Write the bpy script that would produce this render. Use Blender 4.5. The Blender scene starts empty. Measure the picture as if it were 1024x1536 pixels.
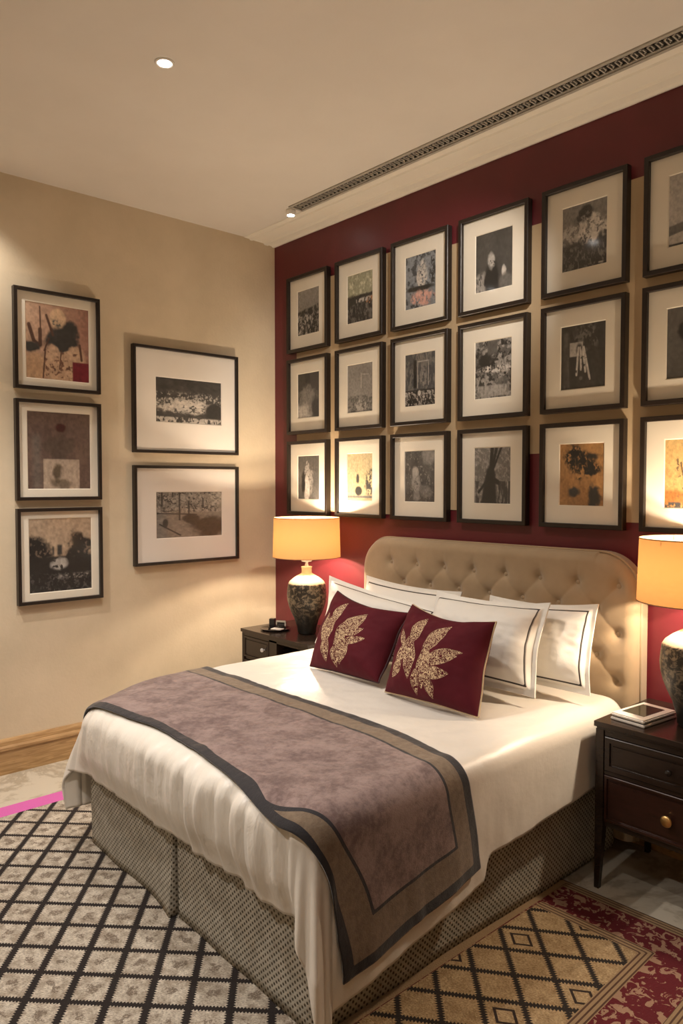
import bpy, bmesh, math, random
import numpy as np
from mathutils import Vector, Matrix, Euler
random.seed(4)
SC = bpy.context.scene
PI = math.pi
# ------------------------------------------------------------------ camera
cam_d = bpy.data.cameras.new('camera'); cam = bpy.data.objects.new('camera', cam_d)
SC.collection.objects.link(cam); SC.camera = cam
CAM = (4.368, -3.239, 1.647)
cam.location = CAM
cam.rotation_euler = (math.radians(90 - 2.184), 0, math.radians(48.332))
cam_d.sensor_fit = 'HORIZONTAL'; cam_d.sensor_width = 36.0
cam_d.lens = 36.0 * 1108.0 / 1024.0
cam_d.clip_start = 0.05
# ------------------------------------------------------------------ exposure / world
SC.view_settings.view_transform = 'Standard'; SC.view_settings.look = 'None'
SC.view_settings.gamma = 1.0; SC.view_settings.use_curve_mapping = False
SC.view_settings.exposure = 0.0
wd = bpy.data.worlds.new('world'); SC.world = wd; wd.use_nodes = True
wd.node_tree.nodes['Background'].inputs[0].default_value = (1.0, 0.85, 0.7, 1)
wd.node_tree.nodes['Background'].inputs[1].default_value = 0.05
# ------------------------------------------------------------------ lights (room downlights plus added fill lights; table lamps carry their own)
WARM = (1.0, 0.81, 0.60); SOFTW = (1.0, 0.91, 0.82)
H = 3.375
def spot(x, y, z, watts, col, deg=100, blend=0.6, rad=0.04, tx=0, ty=0):
    l = bpy.data.lights.new('downlight_beam', 'SPOT'); l.energy = watts; l.color = col
    l.spot_size = math.radians(deg); l.spot_blend = blend; l.shadow_soft_size = rad
    o = bpy.data.objects.new('downlight_beam', l); SC.collection.objects.link(o)
    o.location = (x, y, z)
    d = Vector((tx, ty, -1)); o.rotation_euler = d.to_track_quat('-Z', 'Y').to_euler()
    return o
DOWN = [  # x, y, watts, cone, tilt x, tilt y
    (1.57, -1.72, 110, 110, 0.0, 0.0),
    (0.90, -2.75, 150, 96, 0.05, 0.15),
    (3.0, -2.6, 35, 120, -0.2, 0.1),  # added out of view as fill for the bed's right side
    (4.6, -3.3, 25, 130, 0.0, 0.0),  # added weak fill above the camera, no known fixture
    (1.9, -3.8, 160, 130, 0.0, 0.0),  # added behind the view to brighten the bed foot and rug
    (3.0, -1.15, 130, 52, -1.7, 1.1),  # added out of view, tilted to wash light over the pictures
    (0.30, -2.22, 45, 100, -0.1, 0.1)]
LAMP_W = (20.0, 24.0)   # upper bulb, lower bulb

# ================================================================== helpers
COL = SC.collection
def tag(o, label=None, cat=None, group=None, kind=None):
    if label: o['label'] = label
    if cat: o['category'] = cat
    if group: o['group'] = group
    if kind: o['kind'] = kind
    return o
def thing(name, loc, label, cat, group=None):
    o = bpy.data.objects.new(name, None); o.empty_display_size = 0.05
    COL.objects.link(o); o.location = loc
    return tag(o, label, cat, group)
def wloc(o):
    v = Vector((0, 0, 0))
    while o is not None:
        v += o.location; o = o.parent
    return v
def link_mesh(name, me, mat, parent=None, smooth=False, origin=None):
    """vertices are in world coordinates; move them into the object's own frame"""
    if mat: 
        for m_ in (mat if isinstance(mat, (list, tuple)) else [mat]): me.materials.append(m_)
    o = bpy.data.objects.new(name, me); COL.objects.link(o)
    if parent is not None:
        o.parent = parent; off = wloc(parent)
    else:
        off = Vector(origin) if origin else Vector((0, 0, 0)); o.location = off
    me.transform(Matrix.Translation(-off))
    if smooth: me.polygons.foreach_set('use_smooth', [True] * len(me.polygons))
    me.update()
    return o
def rawmesh(verts, faces):
    me = bpy.data.meshes.new('m'); me.from_pydata([tuple(map(float, v)) for v in verts], [], faces); me.update(); return me
def bm_obj(name, bm, mat, parent=None, smooth=False, origin=None):
    me = bpy.data.meshes.new(name); bm.to_mesh(me); bm.free()
    return link_mesh(name, me, mat, parent, smooth, origin)
def box_into(bm, x0, x1, y0, y1, z0, z1, bev=0.0, seg=2):
    r = bmesh.ops.create_cube(bm, size=1.0)
    for v in r['verts']:
        v.co = Vector(((x0 + x1) / 2 + v.co.x * (x1 - x0), (y0 + y1) / 2 + v.co.y * (y1 - y0), (z0 + z1) / 2 + v.co.z * (z1 - z0)))
    if bev > 0:
        es = list({e for v in r['verts'] for e in v.link_edges})
        bmesh.ops.bevel(bm, geom=es, offset=bev, segments=seg, affect='EDGES', profile=0.6)
def boxes(name, lst, mat, parent=None, bev=0.0, origin=None):
    bm = bmesh.new()
    for b in lst: box_into(bm, *b, bev=bev)
    return bm_obj(name, bm, mat, parent, False, origin)
def lathe(name, prof, c, mat, parent=None, seg=64, origin=None, close=True):
    """prof = [(r,z)], around a vertical axis at c (x,y)"""
    vs, fs = [], []
    n = len(prof)
    for i in range(seg):
        a = 2 * PI * i / seg
        for r, z in prof: vs.append((c[0] + r * math.cos(a), c[1] + r * math.sin(a), z))
    for i in range(seg):
        j = (i + 1) % seg
        for k in range(n - 1):
            fs.append((i * n + k, j * n + k, j * n + k + 1, i * n + k + 1))
    me = rawmesh(vs, fs)
    bm = bmesh.new(); bm.from_mesh(me); bmesh.ops.remove_doubles(bm, verts=bm.verts, dist=1e-5)
    bmesh.ops.recalc_face_normals(bm, faces=bm.faces); bm.to_mesh(me); bm.free()
    return link_mesh(name, me, mat, parent, True, origin)
def tube(name, pts, r, mat, parent=None, seg=10, closed=False):
    pts = [Vector(p) for p in pts]; n = len(pts); vs, fs = [], []
    for i, p in enumerate(pts):
        a = pts[(i - 1) % n] if (closed or i > 0) else p
        b = pts[(i + 1) % n] if (closed or i < n - 1) else p
        t = (b - a).normalized()
        up = Vector((0, 0, 1)) if abs(t.z) < 0.95 else Vector((1, 0, 0))
        s = t.cross(up).normalized(); q = s.cross(t)
        for k in range(seg):
            an = 2 * PI * k / seg; vs.append(p + s * (r * math.cos(an)) + q * (r * math.sin(an)))
    m = n if closed else n - 1
    for i in range(m):
        j = (i + 1) % n
        for k in range(seg):
            l = (k + 1) % seg; fs.append((i * seg + k, i * seg + l, j * seg + l, j * seg + k))
    if not closed:
        fs.append(tuple(range(seg))[::-1]); fs.append(tuple((n - 1) * seg + k for k in range(seg)))
    return link_mesh(name, rawmesh(vs, fs), mat, parent, True)
def grid(name, P, mat, parent=None, attrs=None, colors=None, flip=False, smooth=True, origin=None, uv=None, solid=0):
    n, m = P.shape[:2]
    idx = np.arange(n * m).reshape(n, m)
    a, b, c, d = idx[:-1, :-1], idx[1:, :-1], idx[1:, 1:], idx[:-1, 1:]
    F = np.stack([a, b, c, d], -1).reshape(-1, 4)
    if flip: F = F[:, ::-1]
    me = bpy.data.meshes.new(name)
    me.vertices.add(n * m); me.vertices.foreach_set('co', P.reshape(-1).astype(np.float32))
    me.loops.add(F.size); me.loops.foreach_set('vertex_index', F.reshape(-1).astype(np.int32))
    me.polygons.add(len(F)); me.polygons.foreach_set('loop_start', (np.arange(len(F)) * 4).astype(np.int32))
    me.polygons.foreach_set('loop_total', np.full(len(F), 4, np.int32))
    me.update(calc_edges=True)
    if uv is not None:
        l = me.uv_layers.new(name='UVMap'); l.data.foreach_set('uv', uv.reshape(-1, 2)[F.reshape(-1)].reshape(-1).astype(np.float32))
    for k, v in (attrs or {}).items():
        at = me.attributes.new(k, 'FLOAT', 'POINT'); at.data.foreach_set('value', v.reshape(-1).astype(np.float32))
    if colors is not None:
        at = me.attributes.new('paint', 'FLOAT_COLOR', 'POINT')
        cc = np.concatenate([colors.reshape(-1, 3), np.ones((n * m, 1))], 1)
        at.data.foreach_set('color', cc.reshape(-1).astype(np.float32))
    me.validate()
    o = link_mesh(name, me, mat, parent, smooth, origin)
    if solid:
        md = o.modifiers.new('thick', 'SOLIDIFY'); md.thickness = solid; md.offset = -1
    return o
# ---- numpy noise
def vnoise(X, Y, seed=0):
    def h(i, j):
        v = np.sin(i * 127.1 + j * 311.7 + seed * 74.7) * 43758.5453
        return v - np.floor(v)
    i = np.floor(X); j = np.floor(Y); fx = X - i; fy = Y - j
    fx = fx * fx * (3 - 2 * fx); fy = fy * fy * (3 - 2 * fy)
    return (h(i, j) * (1 - fx) + h(i + 1, j) * fx) * (1 - fy) + (h(i, j + 1) * (1 - fx) + h(i + 1, j + 1) * fx) * fy
def fbm(X, Y, s, seed=0, o=4, sy=None):
    sy = sy or s; r = 0; a = 1; t = 0
    for k in range(o):
        r = r + a * vnoise(X * s * 2 ** k + 7.3 * k, Y * sy * 2 ** k + 3.1 * k, seed + k); t += a; a *= 0.55
    return r / t
def sst(a, b, x):
    t = np.clip((x - a) / (b - a), 0, 1); return t * t * (3 - 2 * t)
# ---- node helper
class E_:
    def __init__(s, nt, k): s.nt = nt; s.k = k
    def _m(s, op, *o, clamp=False):
        n = s.nt.nodes.new('ShaderNodeMath'); n.operation = op; n.use_clamp = clamp
        for i, v in enumerate((s,) + o):
            if isinstance(v, E_): s.nt.links.new(v.k, n.inputs[i])
            else: n.inputs[i].default_value = v
        return E_(s.nt, n.outputs[0])
    def __add__(s, o): return s._m('ADD', o)
    __radd__ = __add__
    def __sub__(s, o): return s._m('SUBTRACT', o)
    def __rsub__(s, o): return (s * -1) + o
    def __mul__(s, o): return s._m('MULTIPLY', o)
    __rmul__ = __mul__
    def __truediv__(s, o): return s._m('DIVIDE', o)
    def abs(s): return s._m('ABSOLUTE')
    def sin(s): return s._m('SINE')
    def fract(s): return s._m('FRACT')
    def min(s, o): return s._m('MINIMUM', o)
    def max(s, o): return s._m('MAXIMUM', o)
    def lt(s, o): return s._m('LESS_THAN', o)
    def gt(s, o): return s._m('GREATER_THAN', o)
    def step(s, a, b):
        n = s.nt.nodes.new('ShaderNodeMapRange'); n.interpolation_type = 'SMOOTHSTEP'
        s.nt.links.new(s.k, n.inputs[0]); n.inputs[1].default_value = a; n.inputs[2].default_value = b
        return E_(s.nt, n.outputs[0])
class M_:
    """one procedural material"""
    def __init__(s, name, color=(0.5, 0.5, 0.5), rough=0.5, **kw):
        s.m = bpy.data.materials.new(name); s.m.use_nodes = True; s.nt = s.m.node_tree
        s.b = s.nt.nodes['Principled BSDF']; s.b.inputs['Base Color'].default_value = (*color, 1)
        s.b.inputs['Roughness'].default_value = rough
        for k, v in kw.items(): s.b.inputs[k.replace('_', ' ')].default_value = v
        s.tc = s.nt.nodes.new('ShaderNodeTexCoord')
    def new(s, t): return s.nt.nodes.new(t)
    def lk(s, a, b): s.nt.links.new(a.k if isinstance(a, E_) else a, b)
    def xyz(s, space='Object'):
        n = s.new('ShaderNodeSeparateXYZ'); s.nt.links.new(s.tc.outputs[space], n.inputs[0])
        return [E_(s.nt, o) for o in n.outputs]
    def vec(s, x, y, z):
        n = s.new('ShaderNodeCombineXYZ')
        for i, v in enumerate((x, y, z)):
            if isinstance(v, E_): s.nt.links.new(v.k, n.inputs[i])
            else: n.inputs[i].default_value = v
        return n.outputs[0]
    def noise(s, scale, detail=3, rough=0.5, vec=None, space='Object', dist=0.0):
        n = s.new('ShaderNodeTexNoise'); n.inputs['Scale'].default_value = scale
        n.inputs['Detail'].default_value = detail; n.inputs['Roughness'].default_value = rough
        n.inputs['Distortion'].default_value = dist
        s.nt.links.new(vec if vec is not None else s.tc.outputs[space], n.inputs['Vector'])
        return E_(s.nt, n.outputs['Fac'])
    def attr(s, name, out='Fac'):
        n = s.new('ShaderNodeAttribute'); n.attribute_name = name; 
        return E_(s.nt, n.outputs[out]) 
    def mix(s, f, a, b):
        n = s.new('ShaderNodeMix'); n.data_type = 'RGBA'
        for v, i in ((f, 0), (a, 6), (b, 7)):
            if isinstance(v, E_): s.nt.links.new(v.k, n.inputs[i])
            elif isinstance(v, (int, float)): n.inputs[i].default_value = v
            elif isinstance(v, tuple): n.inputs[i].default_value = (*v, 1)
            else: s.nt.links.new(v, n.inputs[i])
        return E_(s.nt, n.outputs[2])
    def color(s, v): s.lk(v, s.b.inputs['Base Color']); return s
    def roughness(s, v): s.lk(v, s.b.inputs['Roughness']); return s
    def bump(s, h, strength=0.3, dist=0.01):
        n = s.new('ShaderNodeBump'); n.inputs['Strength'].default_value = strength; n.inputs['Distance'].default_value = dist
        s.lk(h, n.inputs['Height']); s.nt.links.new(n.outputs[0], s.b.inputs['Normal']); return s

# ================================================================== materials
def m_plaster(name, c1, c2, bump=0.15):
    M = M_(name, c1, 0.75); n = M.noise(2.2, 5, 0.6); M.color(M.mix(n.step(0.3, 0.7), c1, c2))
    M.bump(M.noise(60, 3) , bump, 0.004); return M.m
mat_cream = m_plaster('cream_plaster', (0.59, 0.495, 0.35), (0.67, 0.565, 0.41), 0.25)
mat_ceil = m_plaster('ceiling_paint', (0.66, 0.615, 0.55), (0.69, 0.645, 0.58), 0.05)
mat_trimw = m_plaster('cornice_paint', (0.74, 0.69, 0.59), (0.77, 0.72, 0.62), 0.05)
M = M_('burgundy_paint', (0.17, 0.016, 0.024), 0.42); M.color(M.mix(M.noise(3, 4).step(0.3, 0.7), (0.125, 0.015, 0.020), (0.150, 0.018, 0.024)))
M.bump(M.noise(140, 2), 0.08, 0.003); mat_red = M.m
mat_beige = m_plaster('beige_panel_paint', (0.50, 0.37, 0.22), (0.56, 0.42, 0.26), 0.05)
# oak baseboard
M = M_('honey_oak', (0.45, 0.27, 0.11), 0.35); x, y, z = M.xyz()
g = M.noise(6, 5, 0.6, vec=M.vec(x * 3, y * 0.6, z * 9), dist=1.5)
M.color(M.mix(g.step(0.35, 0.65), (0.34, 0.20, 0.085), (0.50, 0.32, 0.15))); M.bump(g, 0.1, 0.003); mat_oak = M.m
# marble floor
M = M_('pale_marble', (0.6, 0.55, 0.47), 0.28)
v = (M.noise(2.3, 8, 0.65, dist=0.8) - 0.5).abs()
M.color(M.mix(v.step(0.0, 0.07), (0.37, 0.32, 0.245), (0.54, 0.49, 0.40))); mat_floor = M.m
# black-brown picture frame wood
M = M_('ebonised_wood', (0.018, 0.012, 0.009), 0.35, Specular_IOR_Level=0.4); n = M.noise(30, 4)
M.color(M.mix(n, (0.014, 0.009, 0.007), (0.026, 0.017, 0.012))); mat_frame = M.m
M = M_('mat_board', (0.78, 0.72, 0.60), 0.85); M.color(M.mix(M.noise(6, 3), (0.76, 0.69, 0.57), (0.81, 0.75, 0.63))); mat_board = M.m
M = M_('mat_board_white', (0.80, 0.76, 0.70), 0.85); M.color(M.mix(M.noise(6, 3), (0.78, 0.73, 0.67), (0.82, 0.78, 0.72))); mat_board2 = M.m
M = M_('photo_paper', (0.5, 0.5, 0.5), 0.5); M.color(M.attr('paint', 'Color')); mat_print = M.m
# glass pane
def glass_mat(name, rough, f0=1.45):
    m = bpy.data.materials.new(name); m.use_nodes = True; nt = m.node_tree
    for n in list(nt.nodes): nt.nodes.remove(n)
    o = nt.nodes.new('ShaderNodeOutputMaterial'); mx = nt.nodes.new('ShaderNodeMixShader')
    t = nt.nodes.new('ShaderNodeBsdfTransparent'); g = nt.nodes.new('ShaderNodeBsdfGlossy')
    no = nt.nodes.new('ShaderNodeTexNoise'); no.inputs['Scale'].default_value = 4
    mr = nt.nodes.new('ShaderNodeMapRange'); mr.inputs[3].default_value = rough; mr.inputs[4].default_value = rough * 1.6
    nt.links.new(no.outputs[0], mr.inputs[0]); nt.links.new(mr.outputs[0], g.inputs['Roughness'])
    lw = nt.nodes.new('ShaderNodeLayerWeight'); lw.inputs[0].default_value = 0.5
    pw = nt.nodes.new('ShaderNodeMath'); pw.operation = 'POWER'; pw.inputs[1].default_value = 5.0
    ma = nt.nodes.new('ShaderNodeMath'); ma.operation = 'MULTIPLY_ADD'; ma.inputs[1].default_value = 0.7; ma.inputs[2].default_value = 0.028
    nt.links.new(lw.outputs['Facing'], pw.inputs[0]); nt.links.new(pw.outputs[0], ma.inputs[0])
    nt.links.new(ma.outputs[0], mx.inputs[0]); nt.links.new(t.outputs[0], mx.inputs[1]); nt.links.new(g.outputs[0], mx.inputs[2])
    nt.links.new(mx.outputs[0], o.inputs[0]); return m
mat_glass = glass_mat('picture_glass', 0.06, 1.4)
# bed linens
def m_linen(name, c1, c2, rough=0.55, sheen=0.2, sc=900, bs=0.12, gather=False):
    M = M_(name, c1, rough); M.b.inputs['Sheen Weight'].default_value = sheen
    M.color(M.mix(M.noise(5, 4), c1, c2)); w = M.noise(sc, 1); w2 = M.noise(38, 5, 0.6)
    hgt = w * 0.15 + w2
    if gather:
        x, y, z = M.xyz(); ga = M.noise(1.0, 4, 0.6, vec=M.vec(x * 55, 0.0, z * 5), dist=0.5); gb = M.noise(1.0, 3, 0.6, vec=M.vec(x * 20, 0.0, z * 7), dist=0.8)
        hgt = hgt + (ga * 9.0 + gb * 14.0) * M.attr('gather')
    M.bump(hgt, bs * (1.6 if gather else 1), 0.006); return M.m
mat_duvet = m_linen('white_sateen', (0.72, 0.68, 0.61), (0.77, 0.73, 0.67), 0.36, 0.1, gather=True)
M = M_('white_pillow_cotton', (0.76, 0.71, 0.63), 0.6); pipe = M.attr('pipe').step(0.0027, 0.0038)
M.color(M.mix(pipe, (0.025, 0.016, 0.014), M.mix(M.noise(6, 4), (0.75, 0.72, 0.66), (0.80, 0.77, 0.71))))
M.bump(M.noise(30, 5, 0.6), 0.18, 0.008); mat_pillow = M.m
# throw
M = M_('mauve_velvet_throw', (0.3, 0.2, 0.2), 0.85); M.b.inputs['Sheen Weight'].default_value = 0.45; M.b.inputs['Sheen Roughness'].default_value = 0.4
dout = M.attr('d_out'); din = M.attr('d_in'); n1 = M.noise(7, 6, 0.65); n2 = M.noise(45, 4, 0.7)
body = M.mix((n1 * 0.6 + n2 * 0.4).step(0.38, 0.62), (0.125, 0.078, 0.075), (0.285, 0.205, 0.19))
band = M.mix(n2.step(0.3, 0.7), (0.15, 0.105, 0.070), (0.21, 0.155, 0.105)); dark = (0.016, 0.014, 0.018)
c = M.mix(din.gt(0.0), band, dark); c = M.mix(din.gt(0.011), c, body); c = M.mix(dout.lt(0.036), c, dark)
M.color(c); M.bump(n2 + M.noise(260, 2) * 0.4, 0.35, 0.006); mat_throw = M.m
# valance weave
M = M_('basket_weave_valance', (0.25, 0.21, 0.16), 0.9); x, y, z = M.xyz(); u = (x + y) * 1.0
k = 2 * PI / 0.0235
s1 = (u * k).sin(); s2 = (z * k).sin()
d = (s1 * s2)
w = d.step(-0.62, -0.12)
nn = M.noise(18, 4)
M.color(M.mix(w, M.mix(nn, (0.065, 0.054, 0.038), (0.10, 0.085, 0.06)), M.mix(nn.step(0.3, 0.7), (0.35, 0.325, 0.27), (0.46, 0.43, 0.365))))
M.bump(w + M.noise(400, 2) * 0.2, 0.6, 0.005); mat_weave = M.m
# headboard fabric
M = M_('taupe_velvet', (0.30, 0.21, 0.12), 0.75); M.b.inputs['Sheen Weight'].default_value = 0.35
M.color(M.mix(M.noise(9, 5, 0.6), (0.31, 0.22, 0.125), (0.42, 0.305, 0.185))); M.bump(M.noise(220, 2), 0.1, 0.003); mat_head = M.m
# burgundy cushion velvet with stitched leaf motif
M = M_('burgundy_velvet', (0.09, 0.006, 0.012), 0.8, Specular_IOR_Level=0.2); M.b.inputs['Sheen Weight'].default_value = 0.03
M.b.inputs['Sheen Tint'].default_value = (1, 0.45, 0.5, 1)
leaf = M.attr('leaf'); uvx, uvy, _ = M.xyz('UV'); vv = M.vec(uvx, uvy, 0.0)
sq = (M.noise(21, 1, 0.5, vec=vv, dist=2.2) - 0.5).abs().lt(0.040)
sq2 = (M.noise(17, 1, 0.5, vec=M.vec(uvx + 9.0, uvy, 0.0), dist=1.8) - 0.5).abs().lt(0.026)
st = sq.max(sq2) * leaf.gt(0.35); rim = (leaf - 0.38).abs().lt(0.05); st = st.max(rim)
M.color(M.mix(st, M.mix(M.noise(8, 4), (0.060, 0.004, 0.009), (0.10, 0.007, 0.015)), (0.62, 0.47, 0.29)))
M.bump(st * 0.8 + M.noise(18, 3), 0.3, 0.006); mat_cush = M.m
mat_gold_cord = M_('cream_cord', (0.55, 0.42, 0.26), 0.5).m
mat_dark_cord = M_('dark_cord', (0.03, 0.004, 0.008), 0.6).m
# furniture
M = M_('espresso_lacquer', (0.022, 0.014, 0.010), 0.22); x, y, z = M.xyz()
g = M.noise(8, 4, 0.6, vec=M.vec(x * 1.2, y * 4, z * 8)); M.color(M.mix(g, (0.014, 0.009, 0.007), (0.034, 0.020, 0.014))); mat_esp = M.m
M = M_('espresso_red_lacquer', (0.035, 0.010, 0.007), 0.25); x, y, z = M.xyz()
g = M.noise(8, 4, 0.6, vec=M.vec(x * 1.2, y * 4, z * 8)); M.color(M.mix(g, (0.020, 0.009, 0.006), (0.042, 0.014, 0.010))); mat_espr = M.m
mat_brass = M_('brushed_brass', (0.75, 0.48, 0.20), 0.35, Metallic=1.0).m
mat_chrome = M_('chrome', (0.8, 0.8, 0.8), 0.12, Metallic=1.0).m
mat_crystal = M_('crystal', (0.95, 0.95, 0.95), 0.03, IOR=1.5).m
mat_crystal.node_tree.nodes['Principled BSDF'].inputs['Transmission Weight'].default_value = 0.6
mat_black = M_('black_gloss', (0.012, 0.010, 0.010), 0.12).m
mat_whitep = M_('white_plastic', (0.78, 0.74, 0.68), 0.35).m
M = M_('dark_green_screen', (0.02, 0.035, 0.025), 0.08); M.color(M.mix(M.noise(14, 3), (0.010, 0.016, 0.012), (0.035, 0.055, 0.038))); mat_screen = M.m
# lamp
M = M_('mottled_ceramic', (0.08, 0.06, 0.04), 0.35); x, y, z = M.xyz()
n = M.noise(42, 5, 0.65, dist=0.8); n2 = M.noise(16, 3)
mot = M.mix(n.step(0.44, 0.60), (0.018, 0.014, 0.010), (0.20, 0.155, 0.10))
low = (z + n2 * 0.08).step(0.08, 0.24); mot = M.mix(low, (0.012, 0.010, 0.008), mot)
top = (z + n * 0.02).step(0.328, 0.338); M.color(M.mix(top, mot, (0.62, 0.50, 0.34))); M.bump(n, 0.3, 0.004); mat_vase = M.m
def m_shade(name, col):
    m = bpy.data.materials.new(name); m.use_nodes = True; nt = m.node_tree
    for n in list(nt.nodes): nt.nodes.remove(n)
    o = nt.nodes.new('ShaderNodeOutputMaterial'); mx = nt.nodes.new('ShaderNodeMixShader'); mx.inputs[0].default_value = 0.5
    d = nt.nodes.new('ShaderNodeBsdfDiffuse'); t = nt.nodes.new('ShaderNodeBsdfTranslucent')
    tc = nt.nodes.new('ShaderNodeTexCoord'); mp = nt.nodes.new('ShaderNodeMapping'); mp.inputs['Scale'].default_value = (40, 40, 240)
    no = nt.nodes.new('ShaderNodeTexNoise'); no.inputs['Scale'].default_value = 1.0; no.inputs['Detail'].default_value = 3
    cr = nt.nodes.new('ShaderNodeMix'); cr.data_type = 'RGBA'
    nt.links.new(tc.outputs['Object'], mp.inputs[0]); nt.links.new(mp.outputs[0], no.inputs[0]); nt.links.new(no.outputs[0], cr.inputs[0])
    cr.inputs[6].default_value = (col[0] * 0.8, col[1] * 0.72, col[2] * 0.6, 1); cr.inputs[7].default_value = (*col, 1)
    d.inputs[0].default_value = (0.50, 0.36, 0.22, 1); nt.links.new(cr.outputs[2], t.inputs[0])
    nt.links.new(d.outputs[0], mx.inputs[1]); nt.links.new(t.outputs[0], mx.inputs[2]); nt.links.new(mx.outputs[0], o.inputs[0]); return m
mat_shade = m_shade('linen_shade', (0.118, 0.054, 0.0165))
mat_shade_trim = M_('shade_trim', (0.30, 0.17, 0.08), 0.7).m
def m_emit(name, col, s):
    m = bpy.data.materials.new(name); m.use_nodes = True; b = m.node_tree.nodes['Principled BSDF']
    b.inputs['Base Color'].default_value = (*col, 1); b.inputs['Emission Color'].default_value = (*col, 1); b.inputs['Emission Strength'].default_value = s; return m
mat_lens = m_emit('downlight_lens', (1, 0.95, 0.88), 40)
M = M_('grille_metal', (0.20, 0.18, 0.14), 0.45, Metallic=0.1); M.color(M.mix(M.noise(50, 3), (0.34, 0.31, 0.26), (0.48, 0.44, 0.37))); mat_grille = M.m
mat_duct = M_('duct_grey', (0.055, 0.048, 0.038), 0.9).m
mat_void = M_('duct_dark', (0.02, 0.018, 0.015), 0.9).m
# rugs
def lattice(M, x, y, ang, spacing, off, wid, jag):
    a = math.radians(ang); c = (x * -math.sin(a) + y * math.cos(a) - off) / spacing
    along = (x * math.cos(a) + y * math.sin(a))
    saw = ((along / 0.011).fract() - 0.5).abs() * jag
    return ((c + 0.5).fract() - 0.5).abs() * spacing + saw - wid, c
M = M_('cream_black_rug', (0.5, 0.45, 0.38), 0.95); x, y, z = M.xyz()
d1, c1 = lattice(M, x, y, 44.6, 0.1327, -2.233, 0.0140, 0.016); d2, c2 = lattice(M, x, y, -38.6, 0.1305, -1.076, 0.0165, 0.016)
dd = d1.min(d2); fib = M.noise(150, 3, 0.7); blot = M.noise(26, 4, 0.6)
cen = (((c1).fract() - 0.5).abs()).max(((c2).fract() - 0.5).abs())
pale = M.mix(blot.step(0.35, 0.65), (0.50, 0.42, 0.33), (0.85, 0.77, 0.65))
pale = M.mix((cen + blot * 0.9).lt(0.56) * fib.gt(0.46) * 0.7, pale, (0.17, 0.125, 0.09))
str_ = M.noise(1.0, 3, 0.7, vec=M.vec((x + y) * 70, (x - y) * 220, 0.0))
pale = M.mix(str_.step(0.42, 0.66) * 0.7, pale, (0.17, 0.12, 0.085))
base = M.mix(dd.lt(0.0), pale, (0.022, 0.015, 0.014))
M.color(base); M.bump(fib + M.noise(500, 2) * 0.5 - dd.lt(0.0) * 0.3, 0.9, 0.012); mat_rug1 = M.m
M = M_('pink_binding', (0.55, 0.10, 0.36), 0.8); M.color(M.mix(M.noise(200, 2), (0.50, 0.09, 0.33), (0.62, 0.13, 0.42))); mat_pink = M.m
# red bordered rug: local frame, origin at the far (headboard side) edge; x = right, y = toward the headboard
M = M_('tan_red_border_rug', (0.4, 0.28, 0.14), 0.95); x, y, z = M.xyz()
d1, c1 = lattice(M, x, y, 37.0, 0.1345, -2.48, 0.0145, 0.020); d2, c2 = lattice(M, x, y, -43.2, 0.1315, 0.613, 0.0145, 0.020)
fib = M.noise(150, 3, 0.7); blot = M.noise(24, 4, 0.6)
fld = M.mix((fib * 0.6 + blot * 0.4).step(0.35, 0.65), (0.34, 0.215, 0.10), (0.62, 0.45, 0.25))
str_ = M.noise(1.0, 3, 0.7, vec=M.vec((x + y) * 80, (x - y) * 200, 0.0)); fld = M.mix(str_.step(0.42, 0.66) * 0.6, fld, (0.17, 0.095, 0.04))
cen = (((c1).fract() - 0.5).abs()).max(((c2).fract() - 0.5).abs())
odd = (((c1 - c1.fract() + (c2 - c2.fract()) * 2.0) / 5.0).fract() - 0.4).abs().lt(0.05)
fld = M.mix((cen - 0.22).abs().lt(0.035) * odd, fld, (0.03, 0.015, 0.01))
fld = M.mix(d1.min(d2).lt(0.0), fld, (0.022, 0.014, 0.010))
M.fld = fld; M.e = M.attr('edge')
e = M.e; q = M.noise(26, 4, 0.55, dist=1.2)
floral = M.mix((q - 0.5).step(0.045, 0.06), (0.13, 0.006, 0.012), (0.40, 0.235, 0.15))
stripe = M.mix(((e / 0.016).fract()).lt(0.35), (0.36, 0.24, 0.13), (0.10, 0.045, 0.025))
c = M.mix(e.gt(0.050), stripe, floral); c = M.mix(e.gt(0.205), c, stripe); c = M.mix(e.gt(0.250), c, fld)
M.color(c); M.bump(fib + M.noise(500, 2) * 0.5, 0.8, 0.010); mat_rug2 = M.m

# ================================================================== room shell
RX, RY = 6.0, -5.2
def structure(name, lst, mat, bev=0): return tag(boxes(name, lst, mat, bev=bev), kind='structure')
structure('floor', [(-0.1, RX + 0.1, RY - 0.1, 0.1, -0.1, 0.0)], mat_floor)
structure('wall_left', [(-0.1, 0.0, RY - 0.1, 0.1, 0.0, H)], mat_cream)
structure('wall_back', [(0.0, RX, 0.0, 0.1, 0.0, H)], mat_red)
structure('wall_right', [(RX, RX + 0.1, RY, 0.1, 0.0, H)], mat_cream)
structure('wall_front', [(0.0, RX + 0.1, RY - 0.1, RY, 0.0, H)], mat_cream)
GX0, GX1, GY0, GY1 = 0.670, 4.9, -0.368, -0.280          # duct slot in the ceiling
structure('ceiling', [(-0.1, RX + 0.1, RY - 0.1, GY0, H, H + 0.1), (-0.1, RX + 0.1, GY1, 0.1, H, H + 0.1),
                      (-0.1, GX0, GY0, GY1, H, H + 0.1), (GX1, RX + 0.1, GY0, GY1, H, H + 0.1)], mat_ceil)
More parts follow.
